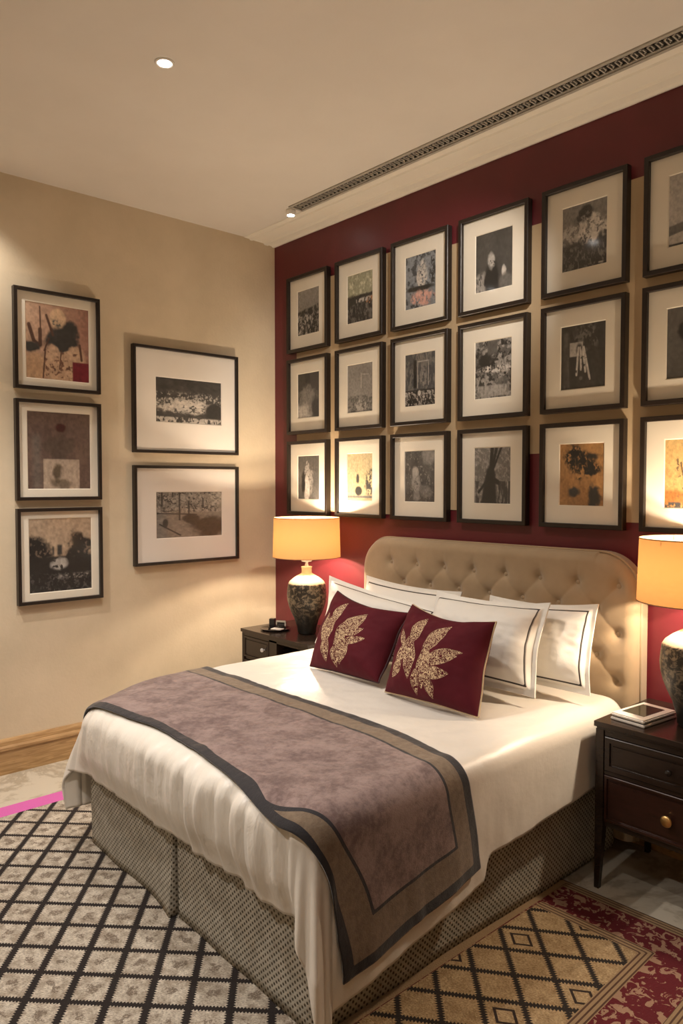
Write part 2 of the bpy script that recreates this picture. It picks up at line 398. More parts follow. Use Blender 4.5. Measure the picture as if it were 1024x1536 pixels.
# flat layered cornice along the burgundy wall
prof = [(0.0, 0.0), (0.0, -0.022), (-0.018, -0.024), (-0.030, -0.016), (-0.055, -0.014), (-0.060, -0.020), (-0.090, -0.020),
        (-0.100, -0.010), (-0.190, -0.008), (-0.196, -0.013), (-0.215, -0.013), (-0.222, -0.005), (-0.262, -0.004), (-0.265, 0.0)]
vs = [(xx, yy, H + zz) for xx in (0.0, RX) for yy, zz in prof]; n = len(prof)
tag(link_mesh('trim_1', rawmesh(vs, [(i, i + 1, n + i + 1, n + i) for i in range(n - 1)]), mat_trimw), kind='structure')
# oak baseboards
def baseboard(name, pts):
    pf = [(0.0, 0.0), (0.024, 0.0), (0.024, 0.135), (0.034, 0.140), (0.034, 0.155), (0.022, 0.165), (0.018, 0.185), (0.010, 0.199), (0.0, 0.2)]
    n = len(pf); vs = []; (a, b, nv) = pts
    for p in (a, b):
        for o_, z_ in pf: vs.append((p[0] + nv[0] * o_, p[1] + nv[1] * o_, z_))
    fs = [(i, i + 1, n + i + 1, n + i) for i in range(n - 1)] + [tuple(range(n)), tuple(range(n, 2 * n))[::-1]]
    tag(link_mesh(name, rawmesh(vs, fs), mat_oak), kind='structure')
baseboard('baseboard_left', ((0, RY), (0, 0), (1, 0)))
baseboard('baseboard_back', ((0.035, 0), (RX, 0), (0, -1)))
# ceiling duct grille
g = thing('ceiling_grille', ((GX0 + GX1) / 2, (GY0 + GY1) / 2, H), 'long narrow ornate metal air grille set in the ceiling beside the cornice', 'air grille')
boxes('grille_frame', [(GX0 - 0.012, GX1 + 0.012, GY0 - 0.012, GY0 + 0.006, H - 0.007, H + 0.004), (GX0 - 0.012, GX1 + 0.012, GY1 - 0.006, GY1 + 0.012, H - 0.007, H + 0.004),
                       (GX0 - 0.012, GX0 + 0.006, GY0, GY1, H - 0.007, H + 0.004), (GX1 - 0.006, GX1 + 0.012, GY0, GY1, H - 0.007, H + 0.004)], mat_grille, g)
bars = []; xx = GX0 + 0.02; k = 0
ym = (GY0 + GY1) / 2
while xx < GX1 - 0.03:
    bars += [(xx, xx + 0.006, GY0 + 0.014, GY1 - 0.014, H - 0.004, H + 0.002),
             (xx, xx + 0.022, GY0 + 0.014, GY0 + 0.020, H - 0.004, H + 0.002),
             (xx + 0.016, xx + 0.022, GY0 + 0.014, ym + 0.012, H - 0.004, H + 0.002),
             (xx + 0.010, xx + 0.022, ym + 0.006, ym + 0.012, H - 0.004, H + 0.002),
             (xx + 0.006, xx + 0.034, GY1 - 0.020, GY1 - 0.014, H - 0.004, H + 0.002)]
    xx += 0.034
bars += [(GX0, GX1, GY0 + 0.008, GY0 + 0.011, H - 0.004, H + 0.002), (GX0, GX1, GY1 - 0.011, GY1 - 0.008, H - 0.004, H + 0.002)]
boxes('grille_fretwork', bars, mat_grille, g)
boxes('duct', [(GX0, GX1, GY0, GY1, H + 0.014, H + 0.02)], mat_duct, g)
# downlights, some of them added out of view for fill
dl_labels = ['recessed round ceiling downlight shining above the foot of the bed']
for i, (x, y, w, deg, tx, ty) in enumerate(DOWN):
    lab = 'recessed round ceiling downlight shining in the plain ceiling over the bed' if i == 0 else \
        ['', 'recessed downlight in the ceiling near the cream wall', 'added fill downlight, unseen, over the open floor right of the bed', 'added fill downlight, unseen, near the right wall and front wall',
         'added fill downlight, unseen, toward the front wall', 'added wash downlight, unseen, in front of the picture wall at right', 'recessed downlight tight against the cream wall beside the top left picture'][i]
    t = thing('ceiling_downlight', (x, y, H), lab, 'ceiling light')
    lathe('trim_ring', [(0.028, H - 0.001), (0.029, H - 0.005), (0.038, H - 0.006), (0.041, H - 0.003), (0.041, H - 0.0005)], (x, y), mat_ceil, t, 40)
    lathe('lens', [(0.0, H - 0.003), (0.028, H - 0.003), (0.028, H - 0.001)], (x, y), mat_lens, t, 32)
    s = spot(x, y, H - 0.02, w, SOFTW, deg, 0.7, 0.03, tx, ty); s.parent = t; s.location = (0, 0, -0.02)
# small eyeball spotlight at the end of the grille
t = thing('eyeball_spotlight', (0.618, -0.330, H), 'tiny white eyeball spotlight glowing at the left end of the ceiling grille', 'ceiling light')
lathe('housing', [(0.0, H), (0.030, H - 0.001), (0.032, H - 0.010), (0.028, H - 0.030), (0.024, H - 0.034)], (0.618, -0.330), mat_whitep, t, 32)
lathe('lens', [(0.0, H - 0.036), (0.018, H - 0.0355), (0.0235, H - 0.033)], (0.618, -0.330), mat_lens, t, 24)

# beige lattice panel behind the grid of pictures
ZT = [3.083, 2.514, 1.944]; ZB = [2.562, 1.993, 1.433]
XL = [0.190, 0.705, 1.215, 1.734, 2.260, 2.780]; XR = [0.625, 1.144, 1.660, 2.181, 2.703, 3.225]
bl = [(0.26, 3.7, -0.004, 0.0, ZT[1] - 0.04, ZB[0] + 0.04), (0.26, 3.7, -0.004, 0.0, ZT[2] - 0.04, ZB[1] + 0.04)]
low = [1.46, 1.46, 1.50, 1.80, 1.47]; hi = [3.02, 3.05, 2.98, 2.95, 3.02]
for i in range(5):
    a, b = XR[i] - 0.04, XL[i + 1] + 0.04
    zs = [(ZT[1] + 0.0, hi[i]), (ZT[2] + 0.0, ZB[1] + 0.0), (low[i], ZT[2] - 0.04)]
    bl += [(a, b, -0.004, 0.0, ZB[0] + 0.04, hi[i]), (a, b, -0.004, 0.0, ZB[1] + 0.04, ZT[1] - 0.04), (a, b, -0.004, 0.0, low[i], ZT[2] - 0.04)]
tag(boxes('trim_2', bl, mat_beige), kind='structure')

# ================================================================== framed pictures
def ring(a, b, na, nb):
    """quads between two rectangles a=(u0,u1,v0,v1) at height na and b at nb"""
    A = [(a[0], a[2], na), (a[1], a[2], na), (a[1], a[3], na), (a[0], a[3], na)]
    B = [(b[0], b[2], nb), (b[1], b[2], nb), (b[1], b[3], nb), (b[0], b[3], nb)]
    return A, B
def rings(name, seq, to3, mat, parent):
    vs, fs = [], []
    for (r, n) in seq:
        vs += [to3(r[0], r[2], n), to3(r[1], r[2], n), to3(r[1], r[3], n), to3(r[0], r[3], n)]
    for k in range(len(seq) - 1):
        for i in range(4):
            j = (i + 1) % 4; fs.append((4 * k + i, 4 * k + j, 4 * k + 4 + j, 4 * k + 4 + i))
    return link_mesh(name, rawmesh(vs, fs), mat, parent)
def inset(r, d): return (r[0] + d, r[1] - d, r[2] + d, r[3] - d)
def picture(wall, u0, u1, v0, v1, pr, art, label, group, bar=0.022, board=None, T=0.0375, res=(100, 140), cat='framed picture'):
    if wall == 'back':
        to3 = lambda u, v, n: (u, -0.0045 - n, v)
        loc = ((u0 + u1) / 2, -0.0045, (v0 + v1) / 2)
    else:
        to3 = lambda u, v, n: (0.0005 + n, u, v)
        loc = (0.0005, (u0 + u1) / 2, (v0 + v1) / 2)
    t = thing('framed_photograph', loc, label, cat, group)
    R = (u0, u1, v0, v1); b = 0.002
    rings('frame', [(R, 0.0), (R, T - b), (inset(R, b), T), (inset(R, bar - b), T), (inset(R, bar), T - b), (inset(R, bar), 0.010)], to3, mat_frame, t)
    w, h = u1 - u0, v1 - v0
    P = (u0 + pr[0] * w, u0 + pr[1] * w, v1 - pr[3] * h, v1 - pr[2] * h)
    rings('mat_board', [(inset(R, bar - 0.002), 0.016), (inset(P, -0.004), 0.016), (P, 0.0125)], to3, board or mat_board, t)
    nx, ny = res
    U = np.linspace(0, 1, nx)[:, None] * np.ones((1, ny)); V = np.linspace(0, 1, ny)[None, :] * np.ones((nx, 1))
    colr = art(U, V * 1.0)
    gr = fbm(U + 3.3, V, 26, int(abs(u0 * 97 + v0 * 31)), 3)[..., None]; colr = colr * (0.62 + 0.7 * gr)
    colr = np.clip(colr, 0.004, 1)
    Q = np.zeros((nx, ny, 3))
    e = 0.001
    uu = P[0] - e + U * (P[1] - P[0] + 2 * e); vv_ = P[3] + e - V * (P[3] - P[2] + 2 * e)
    for i in range(3): Q[..., i] = np.broadcast_to(to3(uu, vv_, 0.0122)[i], uu.shape)
    grid('photograph', Q, mat_print, t, colors=colr, smooth=False)
    G = inset(R, bar - 0.001); gn = 0.026
    link_mesh('glass_pane', rawmesh([to3(G[0], G[2], gn), to3(G[1], G[2], gn), to3(G[1], G[3], gn), to3(G[0], G[3], gn)], [(0, 1, 2, 3)]), mat_glass, t)
    return t
# ---- little painters; u right, v down, both 0..1
def g3(L, tint=(1, 0.93, 0.84)): return np.stack([L * tint[0], L * tint[1], L * tint[2]], -1)
def ov(img, m, c):
    m = np.clip(m, 0, 1)[..., None]
    if not isinstance(c, np.ndarray): c = np.array(c if isinstance(c, tuple) else (c, c * 0.93, c * 0.84))
    elif c.ndim == 2: c = g3(c)
    return img * (1 - m) + c * m
def ell(U, V, cx, cy, rx, ry, s=0.25, wob=0, seed=0):
    d = np.sqrt(((U - cx) / rx) ** 2 + ((V - cy) / ry) ** 2) + (wob * (fbm(U, V, 7, seed) - 0.5) * 2 if wob else 0)
    return 1 - sst(1 - s, 1 + s, d)
def rect(U, V, a, b, c, d, s=0.008): return sst(a - s, a + s, U) * (1 - sst(b - s, b + s, U)) * sst(c - s, c + s, V) * (1 - sst(d - s, d + s, V))
def spk(U, V, s, seed, t=0.55, w=0.06, sy=None, o=3):
    n = 0.62 * fbm(U, V, s * 1.2, seed, 3, sy and sy * 1.2) + 0.38 * fbm(U, V, s * 2.6, seed + 40, 3, sy and sy * 2.6)
    return sst(t - w, t + w, 0.5 + (n - 0.5) * 1.2)
def seg(U, V, x0, y0, x1, y1, w):
    dx, dy = x1 - x0, y1 - y0; t = np.clip(((U - x0) * dx + (V - y0) * dy) / (dx * dx + dy * dy), 0, 1)
    d = np.hypot(U - x0 - t * dx, V - y0 - t * dy); return 1 - sst(w * 0.6, w * 1.3, d)
def a_town(U, V):
    i = g3(0.26 - 0.10 * V + 0.03 * fbm(U, V, 3, 1)); hz = 0.45 - 0.10 * U + 0.05 * fbm(U, V, 10, 2)
    i = ov(i, sst(hz - 0.02, hz + 0.02, V), 0.02); i = ov(i, sst(0.5, 0.6, V) * spk(U, V, 14, 3, 0.56, 0.05, 9), 0.42)
    return ov(i, (V > hz) * spk(U, V, 9, 5, 0.6, 0.05), 0.16)
def a_meadow(U, V):
    i = g3(0.30 + 0.12 * fbm(U, V, 5, 11), (0.95, 0.92, 0.62)); i = ov(i, spk(U, V, 8, 12, 0.62, 0.08), (0.55, 0.53, 0.38))
    i = ov(i, sst(0.44, 0.50, V + 0.06 * fbm(U, V, 12, 13)), 0.03); i = ov(i, rect(U, V, 0.35, 1, 0.52, 0.60, 0.02) * spk(U, V, 12, 14, 0.45), 0.5)
    i = ov(i, rect(U, V, 0.75, 1, 0.52, 0.68, 0.02) * spk(U, V, 10, 18, 0.5), (0.42, 0.20, 0.09))
    return ov(i, sst(0.6, 0.66, V) * spk(U, V, 20, 15, 0.55, 0.08, 8), 0.15)
def a_fountain(U, V):
    i = g3(0.20 + 0.10 * fbm(U, V, 3, 21), (0.86, 0.93, 1.0)); i = ov(i, spk(U, V, 7, 22, 0.58), (0.06, 0.065, 0.07))
    i = ov(i, ell(U, V, 0.55, 0.45, 0.16, 0.30, 0.3, 0.5, 23) * spk(U, V, 16, 24, 0.42), 0.55)
    i = ov(i, rect(U, V, 0.85, 0.97, 0.1, 0.6, 0.02) * spk(U, V, 12, 25, 0.5), 0.03); i = ov(i, ell(U, V, 0.5, 0.64, 0.45, 0.05, 0.3, 0.3, 26), 0.03)
    i = ov(i, ell(U, V, 0.55, 0.83, 0.36, 0.13, 0.3, 0.5, 27) * spk(U, V, 14, 28, 0.42), (0.60, 0.34, 0.28))
    return i
def a_portrait(U, V):
    i = g3(0.045 + 0.05 * fbm(U, V, 3, 31)); i = ov(i, ell(U, V, 0.08, 1.0, 0.38, 0.32, 0.2, 0.3, 34) * spk(U, V, 14, 35, 0.42, 0.08, 7), 0.34)
    i = ov(i, ell(U, V, 0.45, 0.85, 0.20, 0.35, 0.2, 0.2, 32), 0.02); i = ov(i, ell(U, V, 0.43, 0.50, 0.09, 0.13, 0.3, 0.4, 33) * spk(U, V, 14, 36, 0.4), 0.40)
    i = ov(i, ell(U, V, 0.78, 0.72, 0.06, 0.10, 0.3, 0.3, 37), 0.55); return ov(i, ell(U, V, 0.85, 0.95, 0.2, 0.18, 0.3, 0.3, 38), 0.14)
def a_blossom(U, V):
    i = g3(0.17 + 0.08 * fbm(U, V, 2, 41) - 0.06 * V); i = ov(i, sst(0.45, 0.62, V + 0.12 * U - 0.05), 0.05)
    i = ov(i, ell(U, V, 0.48, 0.22, 0.20, 0.16, 0.3, 0.8, 42), 0.035); i = ov(i, ell(U, V, 0.25, 0.42, 0.28, 0.13, 0.3, 0.7, 43) * spk(U, V, 14, 44, 0.45), 0.40)
    i = ov(i, ell(U, V, 0.68, 0.42, 0.30, 0.18, 0.3, 0.7, 45) * spk(U, V, 13, 46, 0.40), 0.60); i = ov(i, sst(0.6, 0.7, V) * spk(U, V, 18, 47, 0.58, 0.08, 10), 0.17)
    return ov(i, rect(U, V, 0.82, 0.93, 0.955, 0.975), 0.5)
def a_dune(U, V):
    i = g3(0.40 + 0.05 * fbm(U, V, 3, 51)); i = ov(i, sst(0.70, 0.73, V + 0.12 * U), 0.13); i = ov(i, sst(0.84, 0.86, V + 0.14 * U), 0.5)
    return ov(i, sst(0.96, 0.975, V), 0.05)
def a_clouds(U, V):
    i = g3(0.035 + 0.03 * fbm(U, V, 3, 61)); i = ov(i, ell(U, V, 0.45, 0.55, 0.42, 0.20, 0.5, 0.9, 62), 0.22); i = ov(i, ell(U, V, 0.2, 0.92, 0.5, 0.20, 0.4, 0.5, 63), 0.45)
    return ov(i, ell(U, V, 0.9, 0.8, 0.22, 0.2, 0.3, 0.4, 64), 0.03)
def a_fog(U, V):
    i = g3(0.20 + 0.10 * fbm(U, V, 3, 71)); i = ov(i, seg(U, V, 0.55, 0.2, 0.55, 0.5, 0.012), 0.55); i = ov(i, seg(U, V, 0.55, 0.22, 0.85, 0.24, 0.012), 0.40)
    i = ov(i, sst(0.64, 0.68, V), 0.10); i = ov(i, (V > 0.66) * spk(U, V, 16, 72, 0.5, 0.1), 0.24); i = ov(i, ell(U, V, 0.55, 0.88, 0.2, 0.15, 0.3, 0.6, 73) * spk(U, V, 20, 74, 0.5), 0.4)
    return i
def a_arch(U, V):
    i = g3(0.045 + 0.06 * fbm(U, V, 10, 81), (0.95, 0.97, 1)); i = ov(i, spk(U, V, 13, 82, 0.56, 0.05, 5), 0.17); i = ov(i, rect(U, V, 0.28, 0.38, 0.12, 0.66, 0.02), 0.015)
    for a, b, c, d in ((0.42, 0.16, 0.78, 0.16), (0.42, 0.16, 0.42, 0.66), (0.78, 0.16, 0.78, 0.62)): i = ov(i, seg(U, V, a, b, c, d, 0.012), 0.36)
    i = ov(i, ell(U, V, 0.6, 0.45, 0.12, 0.24, 0.3, 0.4, 83) * spk(U, V, 16, 85, 0.45), 0.22)
    i = ov(i, sst(0.68, 0.71, V), 0.02); i = ov(i, (V > 0.72) * spk(U, V, 18, 84, 0.54, 0.05), 0.36); return ov(i, ell(U, V, 0.48, 0.76, 0.05, 0.05, 0.3), 0.6)
def a_rubble(U, V):
    i = g3(0.07 + 0.10 * fbm(U, V, 6, 91)); i = ov(i, spk(U, V, 5, 92, 0.50, 0.04, 7), 0.30); i = ov(i, spk(U, V, 11, 93, 0.58, 0.05), 0.025)
    i = ov(i, ell(U, V, 0.30, 0.42, 0.22, 0.16, 0.3, 0.8, 94), 0.02); i = ov(i, rect(U, V, 0.05, 0.95, 0.78, 0.97, 0.02) * (0.5 + 0.5 * spk(U, V, 16, 95, 0.5, 0.08, 4)), 0.34)
    i = ov(i, ell(U, V, 0.6, 0.5, 0.4, 0.06, 0.4, 0.5, 96) * spk(U, V, 14, 97, 0.5), 0.6); return ov(i, rect(U, V, 0.35, 0.62, 0, 0.25, 0.03), 0.10)
def a_paper(U, V):
    i = g3(0.035 + 0.03 * fbm(U, V, 4, 101)); i = ov(i, rect(U, V, 0.06, 0.2, 0.1, 0.97, 0.03) * (0.4 + 0.6 * spk(U, V, 9, 102, 0.5, 0.1, 2)), 0.12)
    i = ov(i, ell(U, V, 0.62, 0.2, 0.28, 0.17, 0.3, 0.6, 103) * spk(U, V, 10, 104, 0.5), 0.15); i = ov(i, rect(U, V, 0.20, 0.50, 0.27, 0.49), 0.42)
    i = ov(i, ell(U, V, 0.42, 0.38, 0.07, 0.10, 0.3, 0.3, 106), 0.07)
    for x0, x1, y1 in ((0.40, 0.36, 0.78), (0.45, 0.46, 0.7), (0.5, 0.56, 0.74), (0.52, 0.66, 0.86)): i = ov(i, seg(U, V, x0, 0.36, x1, y1, 0.022) * spk(U, V, 16, 105, 0.35), 0.55)
    return ov(i, ell(U, V, 0.46, 0.84, 0.04, 0.03), 0.14)
def a_statue(U, V):
    i = g3(0.10 + 0.05 * fbm(U, V, 3, 111) - 0.05 * V); i = ov(i, ell(U, V, 0.45, 0.33, 0.24, 0.17, 0.15, 0.2, 112), 0.02); i = ov(i, ell(U, V, 0.6, 0.40, 0.2, 0.17, 0.3, 0.3, 113) * spk(U, V, 9, 114, 0.4), 0.09)
    return ov(i, ell(U, V, 0.6, 0.95, 0.5, 0.45, 0.2, 0.2, 115) * spk(U, V, 8, 116, 0.4, 0.15), 0.07)
def a_gown(U, V):
    i = g3(0.08 + 0.06 * fbm(U, V, 5, 121)); w = 0.04 + 0.22 * np.clip((V - 0.1) / 0.5, 0, 1)
    i = ov(i, (1 - sst(w * 0.8, w * 1.1, np.abs(U - 0.45))) * sst(0.1, 0.14, V) * (1 - sst(0.55, 0.7, V)) * spk(U, V, 12, 122, 0.45), 0.36)
    i = ov(i, ell(U, V, 0.42, 0.80, 0.13, 0.30, 0.2, 0.3, 123), 0.50); i = ov(i, ell(U, V, 0.25, 0.62, 0.09, 0.25, 0.3, 0.5, 125), 0.02)
    return ov(i, ell(U, V, 0.62, 0.6, 0.1, 0.3, 0.3, 0.5, 126) * spk(U, V, 14, 127, 0.5), 0.3)
def a_hut(U, V):
    i = np.stack([0.50 - 0.1 * V + 0.08 * fbm(U, V, 4, 131), 0.40 - 0.08 * V + 0.08 * fbm(U, V, 4, 131), 0.26 - 0.06 * V + 0 * U], -1)
    i = ov(i, ell(U, V, 0.45, 0.80, 0.14, 0.10, 0.15), 0.03); i = ov(i, ell(U, V, 0.42, 0.55, 0.06, 0.10, 0.3, 0.5, 132), 0.05); i = ov(i, ell(U, V, 0.85, 0.62, 0.18, 0.22, 0.4, 0.9, 133) * spk(U, V, 12, 134, 0.42), 0.05)
    return ov(i, rect(U, V, 0, 1, 0.90, 0.95, 0.01), 0.13)
def a_child(U, V):
    i = g3(0.05 + 0.07 * fbm(U, V, 5, 141)); i = ov(i, ell(U, V, 0.8, 0.1, 0.22, 0.16, 0.3, 0.4, 142), 0.25); i = ov(i, ell(U, V, 0.35, 0.42, 0.11, 0.10, 0.25, 0.3, 143), 0.36)
    i = ov(i, ell(U, V, 0.38, 0.64, 0.14, 0.20, 0.25, 0.4, 144) * spk(U, V, 12, 145, 0.38), 0.30); i = ov(i, ell(U, V, 0.70, 0.80, 0.22, 0.12, 0.3, 0.4, 146), 0.17)
    i = ov(i, ell(U, V, 0.4, 0.9, 0.1, 0.1, 0.3, 0.3, 148), 0.25)
    return ov(i, spk(U, V, 16, 147, 0.66, 0.04), 0.22)
def a_tree(U, V):
    i = g3(0.13 + 0.10 * fbm(U, V, 6, 151)); i = ov(i, spk(U, V, 16, 152, 0.58), 0.32); i = ov(i, (V > 0.6) * spk(U, V, 12, 153, 0.5, 0.05, 3), 0.05)
    for a in ((0.50, 0.0, 0.45, 0.5, 0.05), (0.62, 0.0, 0.48, 0.45, 0.04), (0.75, 0.0, 0.52, 0.40, 0.025), (0.44, 0.45, 0.30, 1.0, 0.12), (0.48, 0.5, 0.52, 1.0, 0.12), (0.50, 0.55, 0.66, 0.62, 0.05), (0.40, 0.55, 0.12, 0.8, 0.03)): i = ov(i, seg(U, V, *a), 0.018)
    return i
def a_grapes(U, V):
    n = fbm(U, V, 3, 161); i = np.stack([0.42 * (0.6 + 0.6 * n), 0.22 * (0.6 + 0.6 * n), 0.08 * (0.6 + 0.6 * n)], -1)
    i = ov(i, ell(U, V, 0.35, 0.22, 0.26, 0.16, 0.25, 0.6, 162) * spk(U, V, 11, 163, 0.40), 0.012); i = ov(i, ell(U, V, 0.6, 0.38, 0.30, 0.22, 0.25, 0.6, 164) * spk(U, V, 11, 165, 0.42), 0.012)
    i = ov(i, ell(U, V, 0.72, 0.2, 0.18, 0.05, 0.4, 0.8, 167), 0.02)
    i = ov(i, ell(U, V, 0.33, 0.77, 0.12, 0.07, 0.4, 0.6, 166), 0.05); return ov(i, ell(U, V, 0.8, 0.85, 0.14, 0.17, 0.3, 0.8, 168), 0.03)
def a_reeds(U, V):
    i = np.stack([0.62 - 0.1 * V, 0.42 - 0.16 * V, 0.17 - 0.08 * V], -1) + 0 * U[..., None]; i = ov(i, ell(U, V, 0.1, 0.85, 0.5, 0.12, 0.5), (0.30, 0.12, 0.03))
    for a in ((0.30, 0.35, 0.42, 0.85, 0.010), (0.42, 0.25, 0.38, 0.85, 0.010), (0.55, 0.4, 0.45, 0.88, 0.010), (0.7, 0.3, 0.52, 0.85, 0.012), (0.8, 0.5, 0.6, 0.85, 0.01)): i = ov(i, seg(U, V, *a), 0.03)
    i = ov(i, rect(U, V, 0.2, 0.9, 0.25, 0.85, 0.1) * spk(U, V, 14, 171, 0.66, 0.03), 0.05); return ov(i, sst(0.90, 0.93, V) * spk(U, V, 18, 172, 0.45), 0.05)
def a_sage(U, V):
    n = fbm(U, V, 4, 181); i = np.stack([0.46 - 0.22 * U + 0.12 * n, 0.30 - 0.20 * U + 0.09 * n, 0.20 - 0.13 * U + 0.07 * n], -1)
    i = ov(i, ell(U, V, 0.60, 0.78, 0.35, 0.32, 0.15, 0.15, 189), (0.52, 0.35, 0.23)); i = ov(i, ell(U, V, 0.14, 0.85, 0.16, 0.2, 0.2), (0.50, 0.32, 0.19))
    i = ov(i, ell(U, V, 0.50, 0.18, 0.13, 0.14, 0.12), (0.58, 0.40, 0.25)); i = ov(i, ell(U, V, 0.64, 0.33, 0.17, 0.13, 0.3, 0.6, 182), 0.03); i = ov(i, ell(U, V, 0.56, 0.46, 0.26, 0.13, 0.25, 0.7, 183), 0.04)
    i = ov(i, ell(U, V, 0.50, 0.24, 0.10, 0.06, 0.4, 0.8, 188) * spk(U, V, 16, 190, 0.52), 0.10)
    for a in ((0.22, 0.05, 0.23, 0.4, 0.012), (0.32, 0.15, 0.42, 0.4, 0.02), (0.05, 0.3, 0.12, 0.5, 0.03), (0.12, 0.5, 0.22, 0.55, 0.02), (0.22, 0.35, 0.22, 0.55, 0.03), (0.30, 0.6, 0.26, 0.98, 0.012), (0.36, 0.45, 0.28, 0.62, 0.012), (0.85, 0.5, 0.88, 0.7, 0.02), (0.55, 0.6, 0.52, 0.85, 0.01)): i = ov(i, seg(U, V, *a), (0.09, 0.04, 0.025))
    i = ov(i, (V > 0.62) * (U > 0.3) * (U < 0.85) * spk(U, V, 12, 184, 0.62, 0.05), (0.16, 0.08, 0.05)); i = ov(i, ell(U, V, 0.08, 0.58, 0.14, 0.06, 0.4, 0.8, 186), 0.04)
    return ov(i, rect(U, V, 0.73, 1.01, 0.735, 1.01), (0.17, 0.012, 0.022))
def a_rose(U, V):
    n = fbm(U, V, 4, 191); i = np.stack([0.10 + 0.07 * n, 0.062 + 0.05 * n, 0.05 + 0.035 * n], -1); i = ov(i, rect(U, V, 0.08, 0.2, 0.3, 1.0, 0.05), (0.15, 0.12, 0.10))
    i = ov(i, ell(U, V, 0.52, 0.20, 0.08, 0.055, 0.3, 0.4, 192), (0.05, 0.008, 0.008)); i = ov(i, ell(U, V, 0.48, 0.42, 0.2, 0.16, 0.4, 0.9, 193) * 0.6, (0.07, 0.055, 0.04))
    i = ov(i, rect(U, V, 0.24, 0.82, 0.61, 1.01), (0.42, 0.33, 0.25)); t = ell(U, V, 0.45, 0.78, 0.08, 0.12, 0.3, 0.6, 194) + ell(U, V, 0.50, 0.92, 0.2, 0.07, 0.4, 0.9, 195) * 0.8
    return ov(i, t * rect(U, V, 0.24, 0.82, 0.61, 1.01), (0.11, 0.08, 0.05))
def a_lake(U, V):
    i = np.stack([0.34 + 0.10 * fbm(U, V, 3, 201), 0.25 + 0.08 * fbm(U, V, 3, 201), 0.17 + 0.06 * fbm(U, V, 3, 201)], -1)
    m = ell(U, V, 0.05, 0.6, 0.33, 0.36, 0.2, 0.5, 202) + ell(U, V, 0.75, 0.62, 0.26, 0.30, 0.2, 0.5, 203) + ell(U, V, 0.75, 0.30, 0.10, 0.10, 0.3, 0.8, 204) + ell(U, V, 0.93, 0.36, 0.12, 0.08, 0.3, 0.6, 208)
    i = ov(i, m, 0.015); i = ov(i, m * spk(U, V, 14, 205, 0.62), (0.15, 0.11, 0.08)); i = ov(i, sst(0.50, 0.54, V), 0.02); i = ov(i, ell(U, V, 0.47, 0.61, 0.15, 0.08, 0.3, 0.6, 206) * spk(U, V, 10, 209, 0.38), 0.38)
    i = ov(i, rect(U, V, 0.44, 0.52, 0.36, 0.5, 0.02) + rect(U, V, 0.36, 0.39, 0.38, 0.5, 0.015), 0.04); i = ov(i, rect(U, V, 0.35, 0.95, 0.77, 0.83, 0.02) * spk(U, V, 20, 210, 0.57), 0.25)
    return ov(i, (V > 0.75) * spk(U, V, 16, 207, 0.62), 0.08)
def a_crowd(U, V):
    i = g3(0.03 + 0.05 * fbm(U, V, 10, 211)); m = sst(0.25, 0.4, V) * (1 - sst(0.72, 0.8, V))
    i = ov(i, m * spk(U, V, 26, 212, 0.55, 0.04, 16), 0.42); i = ov(i, ell(U, V, 0.45, 0.62, 0.36, 0.16, 0.3, 0.6, 213) * spk(U, V, 18, 214, 0.42), 0.60); i = ov(i, ell(U, V, 0.9, 0.7, 0.16, 0.18, 0.2), 0.035)
    return ov(i, sst(0.86, 0.90, V) * spk(U, V, 22, 215, 0.46, 0.06, 8), 0.5)
def a_yard(U, V):
    i = g3(0.17 + 0.08 * fbm(U, V, 3, 221)); i = ov(i, (1 - sst(0.42, 0.48, V)) * spk(U, V, 22, 222, 0.50, 0.07, 12), 0.33); i = ov(i, (1 - sst(0.42, 0.48, V)) * spk(U, V, 24, 224, 0.60, 0.05), 0.06)
    for x_, a, b in ((0.08, 0, 0.3), (0.24, 0, 0.12), (0.34, 0, 0.62), (0.48, 0.2, 0.5), (0.70, 0.14, 0.36)): i = ov(i, rect(U, V, x_ - 0.012, x_ + 0.014, a, b), 0.05)
    i = ov(i, seg(U, V, 0.0, 0.46, 0.6, 0.50, 0.012), 0.04); i = ov(i, ell(U, V, 0.8, 0.78, 0.25, 0.22, 0.3, 0.4, 223), 0.045); i = ov(i, ell(U, V, 0.52, 0.6, 0.12, 0.1, 0.3, 0.7, 227), 0.05)
    i = ov(i, seg(U, V, 0.05, 0.7, 0.35, 0.95, 0.015), 0.05); return ov(i, ell(U, V, 0.13, 0.68, 0.04, 0.1), 0.05)
G1 = 'black framed photographs in the grid on the burgundy wall'
